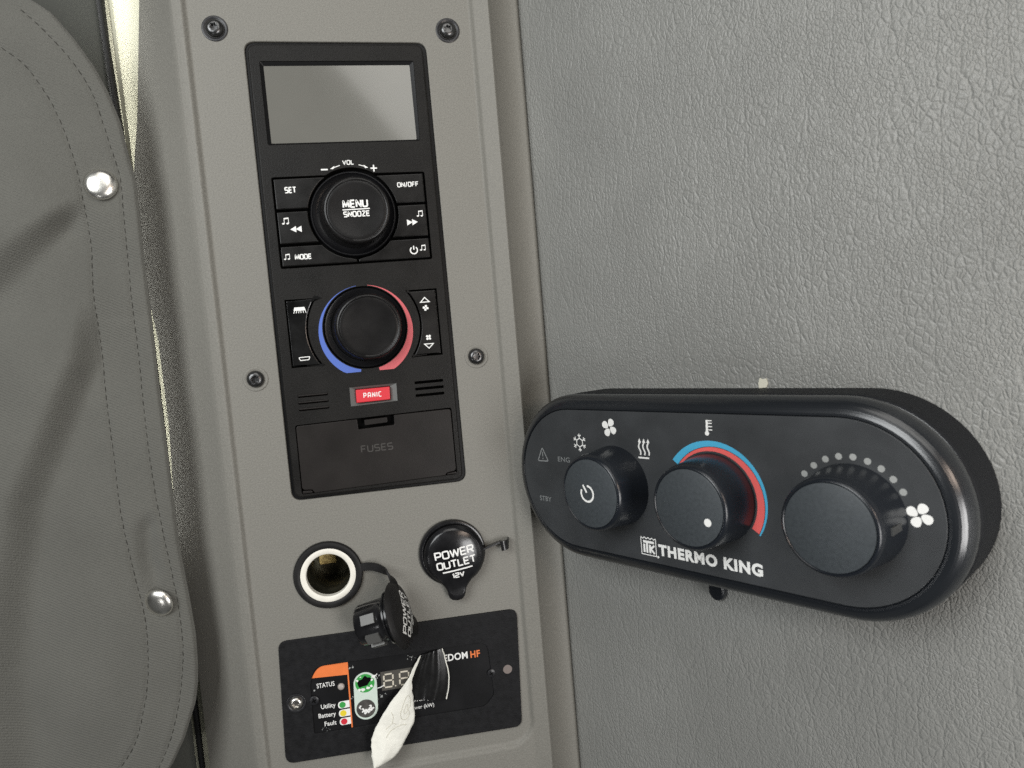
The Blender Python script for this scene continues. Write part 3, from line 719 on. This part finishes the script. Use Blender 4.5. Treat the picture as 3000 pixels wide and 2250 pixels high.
closed = Thing('power_socket', 'closed 12 volt socket under a glossy black domed cap lettered POWER OUTLET', 'power socket', (83.4, -281.3, 0))
closed.part('bezel_ring', lathe([(18.7, 0), (18.7, 1.6), (18.2, 2.5), (17.2, 2.8), (16.0, 2.5), (15.2, 1.6), (14.5, .9)], 72, (83.4, -281.3, 0)), M_lid)
tl = rad(6.5); c_, s_ = math.cos(tl), math.sin(tl)
pc = lambda p: (84.2 + p[0] * c_ - p[1] * s_, -281.9 + p[0] * s_ + p[1] * c_ , 4.2 + p[2])
cap2 = closed.part('cap', Geo().merge(cap_geo(-8), pc), M_lid)
closed.part('lettering', Geo().merge(cap_text(0), pc), M_ink, parent=cap2)
closed.part('plug', Geo().merge(lathe([(15.2, .3), (15.2, -4.0), (14.8, -4.1), (0, -4.15)], 48), pc), M_rubber, parent=cap2)
g = band(spline([(100.2, -281.0, 3.4), (106, -279.4, 3.2), (111.2, -278.1, 3.0)], 4), [Vector((0, .12, 1))] * 9, 4.2, 1.0)
g.merge(band(spline([(110.6, -280.2, 5.2), (112.6, -280.0, 5.3), (114.2, -279.8, 4.6), (115.2, -279.6, 3.0), (115.5, -279.5, 0.6)], 5), [Vector((0.12, 1, 0))] * 21, 5.4, .9))
closed.part('strap', g, M_lid, angle=50)

# ================================================================== inverter remote plate
inv = Thing('inverter_panel', 'black inverter remote plate with orange band, status lights and worn round buttons', 'remote panel', (49, -388, 0))
quad = [(-15.4, -318.0), (117.2, -319.0), (114.4, -388.8), (-18.3, -387.0)]
win = rpoly([(-1.6, -372.6), (94.0, -373.2), (99.8, -367.5), (98.4, -335.7), (2.0, -334.8), (-0.9, -345)], [1, 5, 6, 6, 7, 5], 6)
plate = inv.part('mounting_plate', prism(rpoly(quad[::-1], 5.0, 8), 1.1, 0.0, .5, [ccw(dedupe(win))]), M_plate)
fz = 0.35
face = inv.part('face_label', flat(offset(ccw(dedupe(win)), -.6), fz), M_sticker)
z1 = fz + .05
inv.part('orange_band', flat(ccw(rpoly([(0.0, -341.3), (19.5, -342.3), (20.1, -335.2), (4.2, -335.2)], [0, 0, 0, 7], 8)), z1), M_orange, parent=face)
inv.part('orange_line', stroke([(19.85, -335.3), (18.95, -373.0)], .75, z1 + .02), M_orange, parent=face)
g = font('STATUS', 2.3, 11.9, -347.4, 2.7, z1, .01); g.merge(font('Utility', 3.4, 11.3, -359.5, 2.6, z1, .012)); g.merge(font('Battery', 1.6, 11.0, -364.5, 2.6, z1, .012)); g.merge(font('Fault', 4.4, 10.8, -369.5, 2.6, z1, .012))
g.merge(font('FREEDOM', 64.8, 86.7, -343.6, 4.0, z1, .024)); g.merge(font('Current (A)', 51.6, 64.7, -364.1, 2.2, z1, .004)); g.merge(font('Power (kW)', 51.2, 65.2, -368.5, 2.2, z1, .004))
inv.part('lettering', g, M_ink, parent=face)
inv.part('lettering', font('HF', 88.3, 93.8, -343.8, 4.0, z1, .024), M_orange, parent=face)
inv.part('status_lamp', lathe([(1.9, 0), (1.85, .5), (1.4, 1.0), (.7, 1.25), (0, 1.3)], 28, (15.3, -348.5, fz)), M_led, parent=face)
for y, m_ in ((-359.0, M_green), (-363.8, M_yellow), (-368.6, M_redled)):
    tb = inv.part('lamp_tab', flat(ccw(rpoly([(12.5, y - 2.05), (18.75, y - 1.9), (18.9, y + 2.1), (12.7, y + 2.0)], [2.0, .1, .1, 2.0], 7)), z1), M_ink, parent=face)
    inv.part('indicator_lamp', flat(circ(15.0, y - .05, 1.75, 28), z1 + .05), m_, parent=face)
pill = rpoly([(21.3, -362.8), (34.2, -363.0), (34.9, -349.0), (22.0, -348.8)], 0, 1)
pl_o = [(28.45 + 6.4 * math.cos(rad(a)), -348.9 + 6.4 * math.sin(rad(a))) for a in range(0, 181, 9)] + [(27.75 + 6.4 * math.cos(rad(a)), -363.2 + 6.4 * math.sin(rad(a))) for a in range(180, 361, 9)]
pl = inv.part('button_surround', prism(pl_o, z1 + .25, fz - .1, .2), M_mint)
z2 = z1 + .25 + .03
g = flat(circ(28.3, -348.7, 5.3, 40), z2); inv.part('on_off_button', g, M_green, parent=pl)
tear = [(-3.9, .4), (-3.0, 1.7), (-1.2, 2.0), (-.3, 3.2), (.7, 3.9), (1.9, 2.6), (3.0, 2.6), (3.9, 1.9), (3.5, .6), (2.4, -.4), (1.6, -1.6), (.2, -2.0), (-1.6, -2.2), (-2.9, -2.6), (-3.6, -1.4)]
g = flat(ccw([(28.1 + x, -348.2 + y) for x, y in tear]), z2 + .06); inv.part('torn_hole', g, M_void, parent=pl)
g = Geo()
for x, y, r in ((31.6, -350.6, .9), (29.6, -351.6, 1.0), (27.0, -352.3, 1.1), (25.0, -352.0, .7), (32.0, -347.0, .8), (24.2, -346.6, .7), (26.2, -344.9, .5)): blob(x, y, r, z2 + .03 + random.random() * .02, g)
stroke([(32.6, -345.6), (34.4, -345.3), (35.4, -344.3)], .5, z2 + .05, g=g); stroke([(34.7, -352.6), (36.6, -352.4), (38.6, -351.4)], .45, z2 + .05, g=g); blob(33.3, -345.6, 1.1, z2 + .04, g)
inv.part('torn_edge', g, M_ink, parent=pl)
b2 = inv.part('select_button', flat(circ(27.5, -363.2, 5.25, 40), z2), M_membrane, parent=pl)
g = Geo()
for i in range(26):
    a = rad(195 + 150 * random.random()); r = 1.8 + 2.0 * random.random(); blob(27.5 + r * math.cos(a) * 1.05, -362.4 + r * math.sin(a) * .9, .25 + .38 * random.random(), z2 + .03 + .0015 * i, g, 7, .6)
for x, y in ((24.5, -361.4), (24.3, -362.3), (30.1, -361.8), (30.3, -362.7), (27.0, -364.6), (28.1, -364.8), (31.5, -363.4)): blob(x, y, .62, z2 + .08 + .004 * random.random(), g, 8, .5)
inv.part('worn_patch', g, M_ink, parent=pl)
dw = inv.part('number_display', prism(rrect(37.2, -354.8, 58.0, -343.9, .3, 2), z1 + .12, fz - .1, .1), M_window)
g = Geo(); zd = z1 + .12 + .03
for x in (38.6, 47.4):
    def S(a, b): stroke([(x + a[0] * 5.0 + .06 * a[1] * 6, -353.0 + a[1] * 7.4), (x + b[0] * 5.0 + .06 * b[1] * 6, -353.0 + b[1] * 7.4)], .85, zd, g=g)
    for a, b in (((.1, 1), (.9, 1)), ((.1, .5), (.9, .5)), ((.1, 0), (.9, 0)), ((0, .08), (0, .43)), ((0, .57), (0, .92)), ((1, .08), (1, .43)), ((1, .57), (1, .92))): S(a, b)
    blob(x + 6.3, -352.9, .4, zd, g, 10, 0)
inv.part('digit_segments', g, M_digit, parent=dw)
# wear specks on the label
g = Geo()
for i in range(46):
    x, y = random.choice(((21.6, -338.6), (36, -346), (36, -357.5), (20.5, -355.5), (55, -338.2), (5, -371), (36.5, -346)))
    blob(x + random.gauss(0, 1.5), y + random.gauss(0, .8), .12 + .22 * random.random(), z1 + .04 + .001 * i, g, 6, .6)
blob(21.0, -338.8, .45, z1 + .1, g); blob(22.6, -338.7, .5, z1 + .1, g); blob(36.8, -357.8, .6, z1 + .1, g); blob(0.9, -348.3, .55, z1 + .1, g)
inv.part('wear_specks', g, M_inkgrey, parent=face)
def small_screw(x, y, z, r, m_, h=1.5, lob=True, cross=False):
    s = inv.part('screw', lathe([(r, 0), (r * .97, h * .4), (r * .8, h * .85), (r * .52, h), (r * .45, h * .98), (r * .42, h * .3), (0, h * .2)], 42, (x, y, z), lobes=(6, .16, r * .46)) if not cross else
                 lathe([(r, 0), (r * .96, h * .5), (r * .8, h * .8), (0, h)], 36, (x, y, z)), m_)
    if cross:
        q = Geo(); 
        for a in (25, 115):
            dx, dy = r * .55 * math.cos(rad(a)), r * .55 * math.sin(rad(a)); stroke([(x - dx, y - dy), (x + dx, y + dy)], r * .26, z + h + .02 + a * .0001, g=q)
        inv.part('cross_slot', q, M_void, parent=s)
    return s
inv.part('washer', lathe([(5.3, .02), (5.2, .5), (4.8, .65), (4.0, .4), (3.5, .1)], 44, (-9.3, -353.5, 1.1)), M_screwblack)
small_screw(-9.3, -353.5, 1.2, 3.7, M_zinc, 1.8)
small_screw(0.3, -353.6, 1.15, 2.6, M_screwblack, .7, cross=True)
small_screw(99.3, -354.3, 1.12, 2.4, M_screwblack, .6, cross=True)
inv.part('screw_hole', prism(circ(108.8, -353.6, 2.6, 28), 1.16, 0.5, .04), mat('bare_hole_plastic', (0.20, 0.165, 0.15), 0.6))

# torn tape over the plate
tape = Thing('torn_tape', 'torn black tape peeled over the inverter plate with its cream backing hanging down', 'tape', (60, -340, 1))
Lc = spline([(61.4, -337.0), (58.0, -343.0), (55.2, -349.0), (53.4, -356.0), (52.6, -362.3)], 6); Rc_ = spline([(72.6, -335.2), (73.8, -341), (74.9, -349.8), (74.2, -358), (72.3, -364.6)], 6)
g = Geo(); n = 16; vs = []
for i, (a, b) in enumerate(zip(Lc, Rc_)):
    v_ = i / (len(Lc) - 1)
    for k in range(n + 1):
        u = k / n; p = a.lerp(b, u)
        z = 1.35 + 2.3 * math.sin(math.pi * u) ** 1.2 * (.35 + .65 * v_) + .5 * math.sin(u * 9 + v_ * 2) * .5 + .16 * math.sin(u * 27 + v_ * 3) + .9 * u * v_
        dy = .9 * math.sin(math.pi * u) * v_
        vs.append((p.x, p.y + dy, z))
m_ = n + 1
g.add(vs, [(i * m_ + k, (i + 1) * m_ + k, (i + 1) * m_ + k + 1, i * m_ + k + 1) for i in range(len(Lc) - 1) for k in range(n)])
tape.part('tape_strip', g, M_tape, angle=60)
g = Geo(); zed = [(vs[i * m_ + n][0] + .0, vs[i * m_ + n][1], vs[i * m_ + n][2] + .25) for i in range(len(Rc_))]
g.merge(tube([(x + .12 * random.uniform(-1, 1), y, z) for x, y, z in zed], .32, 6)); tape.part('torn_edge', g, M_tapeback)
Lf = spline([(59.9, -337.6), (55.9, -342.8), (51.2, -350.2), (40.1, -361.0), (31.0, -373.0), (29.0, -381.4), (29.0, -391.2)], 7)
Rf = spline([(60.6, -337.2), (56.3, -346.0), (54.1, -351.8), (54.0, -362.0), (53.9, -371.2), (48.6, -379.6), (41.0, -388.6), (30.8, -391.6)], 6)
nn = 40
def resample(P, n):
    L = [0]; 
    for a, b in zip(P, P[1:]): L.append(L[-1] + (b - a).length)
    out = []; j = 0
    for k in range(n + 1):
        s = L[-1] * k / n
        while j < len(L) - 2 and L[j + 1] < s: j += 1
        t = 0 if L[j + 1] == L[j] else (s - L[j]) / (L[j + 1] - L[j]); out.append(P[j].lerp(P[j + 1], min(1, t)))
    return out
Lf = resample(Lf, nn); Rf = resample(Rf, nn); vs = []; n = 14
def flap_z(u, v): return 1.9 + 10.5 * v ** 1.25 + 1.6 * math.sin(math.pi * u) * v - 1.4 * u * math.sin(math.pi * v) + .45 * math.sin(13 * v + 5 * u) * v + .3 * math.sin(23 * v - 9 * u) * v
for i in range(nn + 1):
    v_ = i / nn
    for k in range(n + 1):
        u = k / n; p = Lf[i].lerp(Rf[i], u)
        jag = (.28 * random.uniform(-1, 1) if k in (0, n) else 0)
        vs.append((p.x + jag, p.y + jag * .6, flap_z(u, v_)))
g = Geo(); m_ = n + 1
top = [(i * m_ + k, (i + 1) * m_ + k, (i + 1) * m_ + k + 1, i * m_ + k + 1) for i in range(nn) for k in range(n)]
g.add(vs, top)
flap = tape.part('backing_flap', g, M_tapeback, angle=70)
md = flap.modifiers.new('thickness', 'SOLIDIFY'); md.thickness = 0.35 * MM; md.offset = -1
def on_flap(pts, dz=.12):
    out = []
    for u, v in pts:
        i = v * nn; i0 = min(int(i), nn - 1); t = i - i0; a = Lf[i0].lerp(Lf[i0 + 1], t); b = Rf[i0].lerp(Rf[i0 + 1], t); p = a.lerp(b, u); out.append((p.x, p.y, flap_z(u, v) + dz))
    return out
g = Geo()
for c in ([(.55, .36), (.68, .34), (.80, .37), (.80, .43), (.70, .455), (.78, .49), (.72, .54), (.58, .545), (.48, .50), (.50, .43), (.55, .36)], [(.62, .43), (.68, .42), (.70, .47), (.62, .50), (.57, .48), (.62, .43)], [(.42, .72), (.46, .66), (.62, .60), (.80, .58)], [(.2, .52), (.32, .55), (.38, .6)], [(.3, .66), (.4, .6), (.5, .6)]):
    P = spline([(a, b, 0) for a, b in c], 5); g.merge(tube(on_flap([(p.x, p.y) for p in P], .02), .22, 6))
tape.part('crease', g, M_tapeline, parent=flap)

# ================================================================== climate controller on the leather wall
ctrl = Thing('climate_controller', 'black pill shaped climate controller with three round knobs on the leather wall', 'controller', (0, 0, BACK), frame=CF)
Lh, HH = 67.14, 35.0
def stadium(r, n=28): return [(Lh + r * math.cos(rad(a)), r * math.sin(rad(a))) for a in [-90 + 180 * k / n for k in range(n + 1)]] + [(-Lh + r * math.cos(rad(a)), r * math.sin(rad(a))) for a in [90 + 180 * k / n for k in range(n + 1)]]
prof = [(40.6, BACK - .5), (42.1, BACK + .6), (42.4, -16), (42.3, -12.4), (41.7, -11.9), (41.1, -11.7), (41.1, -10.6), (41.7, -10.4), (42.2, -9.8), (42.35, -8.4)]
prof += [(34.75 + 7.6 * math.sin(rad(a)), -7.55 + 7.6 * math.cos(rad(a))) for a in range(84, 8, -7)]
prof += [(35.75, -.1), (35.5, -.6), (35.2, -.75), (34.8, -.75)]
def shell(pr):
    g = Geo(); prev = None
    for r, z in pr:
        q = stadium(r)
        if prev: strip(prev[0], q, prev[1], z, g)
        prev = (q, z)
    return g
ctrl.part('housing', shell(prof[:5]), M_back, angle=30)
ctrl.part('front_rim', shell(prof[4:]), M_ctrl, angle=30)
face = ctrl.part('face_plate', prism(stadium(35.15), -.05, -2, .18), M_face)
zf = -.05 + .03
# knobs: one built, two copied
KY = -.78
kprof = [(19.3, -.03), (19.2, .8), (18.9, 3), (18.35, 9), (17.95, 15.5), (17.75, 17.0), (17.3, 18.2), (16.7, 18.75), (16.35, 18.8), (16.15, 18.55), (16.0, 18.35)]
kme = mesh('knob', lathe(kprof, 80), M_cknob); cme = mesh('knob_cap', lathe([(16.02, 18.2), (15.85, 18.6), (15.5, 18.75), (0, 18.8)], 72), M_cap)
knobs = []
for x, y, lab in ((-38.9, KY, 'knob with a white power symbol'), (14.29, KY, 'knob with a white dot'), (71.11, KY, 'plain knob under the row of dots')):
    o = bpy.data.objects.new('knob', kme); c = bpy.data.objects.new('knob_cap', cme); col.objects.link(o); col.objects.link(c)
    o.parent = ctrl.o; c.parent = o; o.location = (x * MM, y * MM, (0 - BACK) * MM); o['label'] = lab; knobs.append(o)
def on_knob(nm, g, k, m_):
    o = bpy.data.objects.new(nm, mesh(nm, g, m_)); col.objects.link(o); o.parent = knobs[k]
g = Geo(); power(-1.5, -.2, 3.7, .95, 18.83, g, tilt=30, gap=32); on_knob('symbol', g, 0, M_ink)
on_knob('pointer_dot', flat(circ(8.8, -4.9, 1.65, 28), 18.83), 1, M_ink)
on_knob('pointer_mark', box(17.0, -1.5, 1.5, 18.75, 1.3, 12.5), 2, mat('worn_grey_mark', (0.045, 0.047, 0.047), 0.6))
# printed marks
g = Geo()
sx_, sy_ = -60.2, 18.8
for k in range(6):
    a = rad(60 * k + 30); ca, sa = math.cos(a), math.sin(a)
    stroke([(sx_ + 2.1 * ca, sy_ + 2.1 * sa), (sx_ + 4.5 * ca, sy_ + 4.5 * sa)], .5, zf, g=g)
    for s in (-1, 1):
        b = a + s * rad(50); px, py = sx_ + 3.0 * ca, sy_ + 3.0 * sa; stroke([(px, py), (px + 1.35 * math.cos(b), py + 1.35 * math.sin(b))], .45, zf + .004 + .002 * s, g=g)
stroke([(sx_ + 2.2 * math.cos(rad(60 * k + 30)), sy_ + 2.2 * math.sin(rad(60 * k + 30))) for k in range(6)], .5, zf + .01, True, g)
ctrl.part('snowflake_symbol', g, M_ink, parent=face)
g = Geo(); fan(-40.3, 27.2, 4.5, zf, g, 5); ctrl.part('fan_symbol', g, M_ink, parent=face)
g = Geo(); fan(94.0, 2.4, 4.4, zf, g, 8); ctrl.part('fan_symbol', g, M_ink, parent=face)
g = Geo()
for x in (-22.9, -20.5, -18.1):
    stroke([(x + .5 * math.sin(t * 1.1 + .4), 15.2 + t) for t in [6.0 * k / 12 for k in range(13)]], .75, zf, g=g)
    g.merge(flat(ccw([(x - .75, 21.0), (x + 1.05, 21.0), (x + .2, 22.9)]), zf + .006))
stroke([(-24.0, 13.9), (-17.9, 13.9)], .75, zf, g=g); ctrl.part('heat_symbol', g, M_ink, parent=face)
g = Geo(); stroke([(13.3, 27.0), (13.5, 32.6)], 1.0, zf, g=g); g.merge(flat(circ(13.3, 26.9, 1.0, 20), zf + .006))
for y in (28.4, 29.8, 31.2, 32.3): stroke([(13.9, y), (15.9, y)], .42, zf + .003, g=g)
ctrl.part('thermometer_symbol', g, M_ink, parent=face)
g = Geo(); stroke(rpoly([(-91.3, 7.4), (-83.6, 7.6), (-87.5, 14.6)], .5, 3), .6, zf, True, g); stroke([(-87.5, 12.3), (-87.5, 9.9)], .6, zf, g=g); g.merge(flat(circ(-87.5, 8.8, .35, 12), zf))
g.merge(font('ENG', -76.4, -68.0, 8.1, 2.6, zf)); g.merge(font('STBY', -92.3, -83.7, -14.2, 2.7, zf)); ctrl.part('dim_lettering', g, M_inkdim, parent=face)
def arcband(a0, a1, ro, ri, z, n=60):
    g = Geo(); vs = []
    for i in range(n + 1):
        a = a0 + (a1 - a0) * i / n
        for r in (ri(a), ro(a)): vs.append((14.29 + r * math.cos(rad(a)), KY + r * math.sin(rad(a)), z))
    return g.add(vs, [(2 * i, 2 * i + 1, 2 * i + 3, 2 * i + 2) if a1 < a0 else (2 * i, 2 * i + 2, 2 * i + 3, 2 * i + 1) for i in range(n)])
mid = lambda a: interp([(-34, 23.95), (40, 22.9), (90, 22.1), (140, 21.3)], a)
ctrl.part('blue_arc', arcband(142, -33, lambda a: 24.55, mid, zf), M_cyan, parent=face)
ctrl.part('red_arc', arcband(142, -32, lambda a: mid(a) - .28, lambda a: 20.1, zf), M_coral, parent=face)
g = Geo()
for x, y in ((54.6, 13.3), (58.4, 16.8), (62.9, 19.5), (67.8, 20.9), (72.9, 21.0), (77.9, 19.8), (82.4, 17.5), (86.2, 14.1), (89.2, 9.9)): g.merge(flat(circ(x, y, 1.25, 20), zf))
ctrl.part('scale_dots', g, M_inkgrey, parent=face)
g = font('THERMO KING', -16.3, 35.0, -30.7, 4.9, zf, .05)
# emblem: framed shield with wavy top and interlocked T and K
x0, x1, y0, y1 = -26.1, -17.7, -31.9, -24.0
stroke([(x0, y1), (x0 + .1, y0), (x1, y0), (x1, y1)], .42, zf, g=g)
stroke([(x0 + (x1 - x0) * k / 20, y1 + .35 * math.cos(k * math.pi / 2.5)) for k in range(21)], .42, zf + .004, g=g)
stroke([(x0 + 1.2, y1 - 1.75), (x1 - 1.0, y1 - 1.75)], 1.15, zf, g=g); stroke([(x0 + 3.35, y1 - 1.7), (x0 + 3.35, y0 + 1.0)], 1.15, zf + .005, g=g)
stroke([(x0 + 1.75, y1 - 2.9), (x0 + 1.75, y0 + 1.0)], 1.1, zf + .005, g=g); stroke([(x0 + 5.0, y1 - 2.9), (x0 + 5.0, y0 + 1.0)], 1.1, zf + .005, g=g)
stroke([(x1 - .9, y1 - 3.0), (x0 + 5.4, (y0 + y1) / 2 - .9), (x1 - .9, y0 + 1.0)], 1.0, zf + .009, g=g)
g.merge(flat(circ(-16.75, -32.0, .55, 16), zf)); ctrl.part('lettering', g, M_ink, parent=face)
tabg = prism([(-12.6, -38), (-12.6, -56.5)] + [(-8.4 + 4.2 * math.cos(rad(a)), -56.8 + 4.2 * math.sin(rad(a))) for a in range(190, 351, 16)] + [(-4.2, -56.5), (-4.2, -38)], BACK + 4.0, BACK + .2, 1.0)
ctrl.part('mounting_tab', tabg, M_ctrl)
sg = Geo(); random.seed(3)
sg.merge(prism([(18.6, 42.0), (22.2, 42.3), (23.0, 44.0), (22.4, 46.4), (20.6, 46.0), (19.2, 46.6), (18.4, 44.2)], BACK + .5, BACK - .3, .1))
Thing('paper_scrap', 'small cream scrap of torn sticker on the leather above the controller', 'scrap', (20.7, 42.5, BACK), frame=CF, one=(sg, M_scrap))

# ================================================================== fabric curtain with snaps
EDG = [(-400, -110), (-388, -88), (-375.2, -75.4), (-361.5, -67.6), (-342.9, -60.0), (-332, -57.6), (-322.1, -56.6), (-305.6, -55.9), (-281.3, -57.2), (-255.8, -58.7), (-226.2, -58.8), (-197.1, -59.0), (-168.1, -59.7), (-131.8, -59.2), (-108.3, -59.2), (-85.0, -58.8), (-68.8, -58.8), (-57.3, -60.5), (-38.9, -62.7), (-23.4, -66.9), (-11.6, -71.6), (1.0, -78.6), (14.4, -87.9), (19.8, -94.8), (30, -109), (44, -140), (70, -215), (120, -360)]
ST1 = [(-101.8, 16.3), (-94.8, 8.8), (-87.2, -0.6), (-80.7, -10.0), (-75.9, -19.6), (-72.7, -28.6), (-70.3, -41.4), (-67.9, -54.2), (-65.9, -67.1), (-66.2, -84.6), (-67.1, -107.7), (-67.6, -131.1), (-68.2, -160.2), (-68.0, -181.7), (-67.9, -210.6), (-66.6, -235.6), (-65.0, -257.8), (-63.6, -277.4), (-62.5, -297.1), (-63.1, -315.0), (-67.0, -337.1), (-72.5, -356.0), (-79.8, -371.5), (-90, -388)]
ST2 = [(-125, 14), (-112.2, -1.9), (-104.0, -9.1), (-98.4, -17.2), (-92.4, -29.8), (-88.7, -41.6), (-85.9, -54.4), (-84.4, -66.3), (-84.0, -80.9), (-84.2, -102.0), (-85.2, -125.1), (-86.0, -165.7), (-85.9, -187.0), (-85.2, -210.1), (-84.6, -233.3), (-83.4, -252.5), (-81.2, -274.8), (-79.2, -294.5), (-80.0, -312.3), (-83.2, -334.3), (-90.6, -357.3), (-98.8, -369.5), (-112, -384)]
HS = [(-150, -37.3), (-116.6, -37.5), (-101.7, -37.6), (-90.9, -39.3)]
FOLD1 = [(-80.5, -74.5), (-97.7, -88.5), (-111.7, -99.5), (-125.6, -110.5), (-170, -142)]
FOLD2 = [(-88, -118), (-89, -136), (-93.0, -158.0), (-109.9, -191.6), (-126.8, -225.2), (-138.2, -266.7), (-147.2, -308.8), (-152, -400)]
FOLD3 = [(-69.0, -236), (-73.5, -249), (-74.5, -262), (-72.5, -276)]
def dist(P, x, y):
    best = 1e9; t_ = 0; side = 1
    for i, ((ax, ay), (bx, by)) in enumerate(zip(P, P[1:])):
        dx, dy = bx - ax, by - ay; t = max(0, min(1, ((x - ax) * dx + (y - ay) * dy) / (dx * dx + dy * dy)))
        ex_, ey_ = x - ax - t * dx, y - ay - t * dy; d = math.hypot(ex_, ey_)
        if d < best: best = d; t_ = (i + t) / (len(P) - 1); side = 1 if dx * ey_ - dy * ex_ > 0 else -1
    return best, t_, side
def cur_z(x, y):
    xe = interp(EDG, y); d = xe - x
    z = 5.0 - 1.6 * (1 - smooth(0, 1.6, d)) + 3.0 * smooth(0, 60, d)
    d1, t1, s1 = dist(FOLD1, x, y); z -= 4.4 * (smooth(-3.5 - 8 * t1, 3.5 + 8 * t1, d1 * s1) - .5) * 2 * smooth(0, .25, t1) * math.exp(-(d1 / 38) ** 2)
    d2, t2, s2 = dist(FOLD2, x, y); z -= 5.2 * (smooth(-5 - 7 * t2, 5 + 7 * t2, d2 * s2) - .5) * 2 * smooth(0.02, .3, t2) * math.exp(-(d2 / 34) ** 2)
    d3, t3, s3 = dist(FOLD3, x, y); z -= 3.4 * math.exp(-(d3 / 4.5) ** 2) * smooth(0, .3, t3) * smooth(1.2, .8, t3)
    if d < 45:
        for S_ in (ST1, ST2):
            q = dist(S_, x, y)[0]; z -= .6 * math.exp(-(q / 1.1) ** 2)
    q = dist(HS, x, y)[0]; z -= .5 * math.exp(-(q / 1.1) ** 2)
    for sx, sy in ((-74.8, -69.9), (-71.4, -286.0)): z -= 1.3 * math.exp(-(math.hypot(x - sx, y - sy) / 11) ** 2)
    z += .35 * math.sin(y * .11 + x * .05) * smooth(0, 10, d) + .5 * math.sin(x * .06 - y * .027)
    return z
dc = [0, .35, .8, 1.3, 2.0] + frange(2.8, 36, 0.8) + frange(36, 110, 2.2) + [110, 125, 145, 180, 240, 320]
yc = frange(-400, 44, 1.7) + frange(44, 120, 4) + [120]
vs = []; nc = len(dc)
for y in yc:
    xe = interp(EDG, y) 
    for d in dc[::-1]: vs.append((xe - d, y, cur_z(xe - d, y)))
g = Geo().add(vs, [(j * nc + i, j * nc + i + 1, (j + 1) * nc + i + 1, (j + 1) * nc + i) for j in range(len(yc) - 1) for i in range(nc - 1)])
curtain = Thing('curtain', 'grey green fabric curtain edge with stitched hem and two chrome snaps', 'curtain', (-75, -400, 0))
cb = curtain.part('cloth', g, M_fabric, angle=80)
md = cb.modifiers.new('thickness', 'SOLIDIFY'); md.thickness = 1.5 * MM; md.offset = -1
for S_ in (ST1, ST2):
    P = resample(spline([(x, y, 0) for x, y in S_], 8), 400); g = Geo(); L_ = sum((b - a).length for a, b in zip(P, P[1:])); stp = L_ / 400
    i = 0; per = max(3, round(4.3 / stp)); on = max(2, round(2.9 / stp))
    while i + on < len(P):
        seg = P[i:i + on + 1]; g.merge(tube([(p.x + .15 * random.uniform(-1, 1), p.y, cur_z(p.x, p.y) + .12 - .3 * abs(2 * k / on - 1) ** 3) for k, p in enumerate(seg)], .23 * random.uniform(.7, 1.15), 6)); i += per
    curtain.part('stitching', g, M_thread)
for (x, y, tx, ty) in ((-74.8, -69.9, 8, -4), (-71.4, -286.0, -16, 10)):
    g = lathe([(7.4, 0), (7.7, .7), (7.5, 1.4), (6.9, 2.1), (5.6, 2.9), (3.8, 3.4), (2.0, 3.65), (0, 3.7)], 48)
    Rm = Matrix.Rotation(rad(tx), 3, 'Y') @ Matrix.Rotation(rad(ty), 3, 'X'); zz = cur_z(x, y) - .1
    curtain.part('snap', Geo().merge(g, lambda p: tuple(Rm @ Vector(p) + Vector((x, y, zz + .5)))), M_chrome)
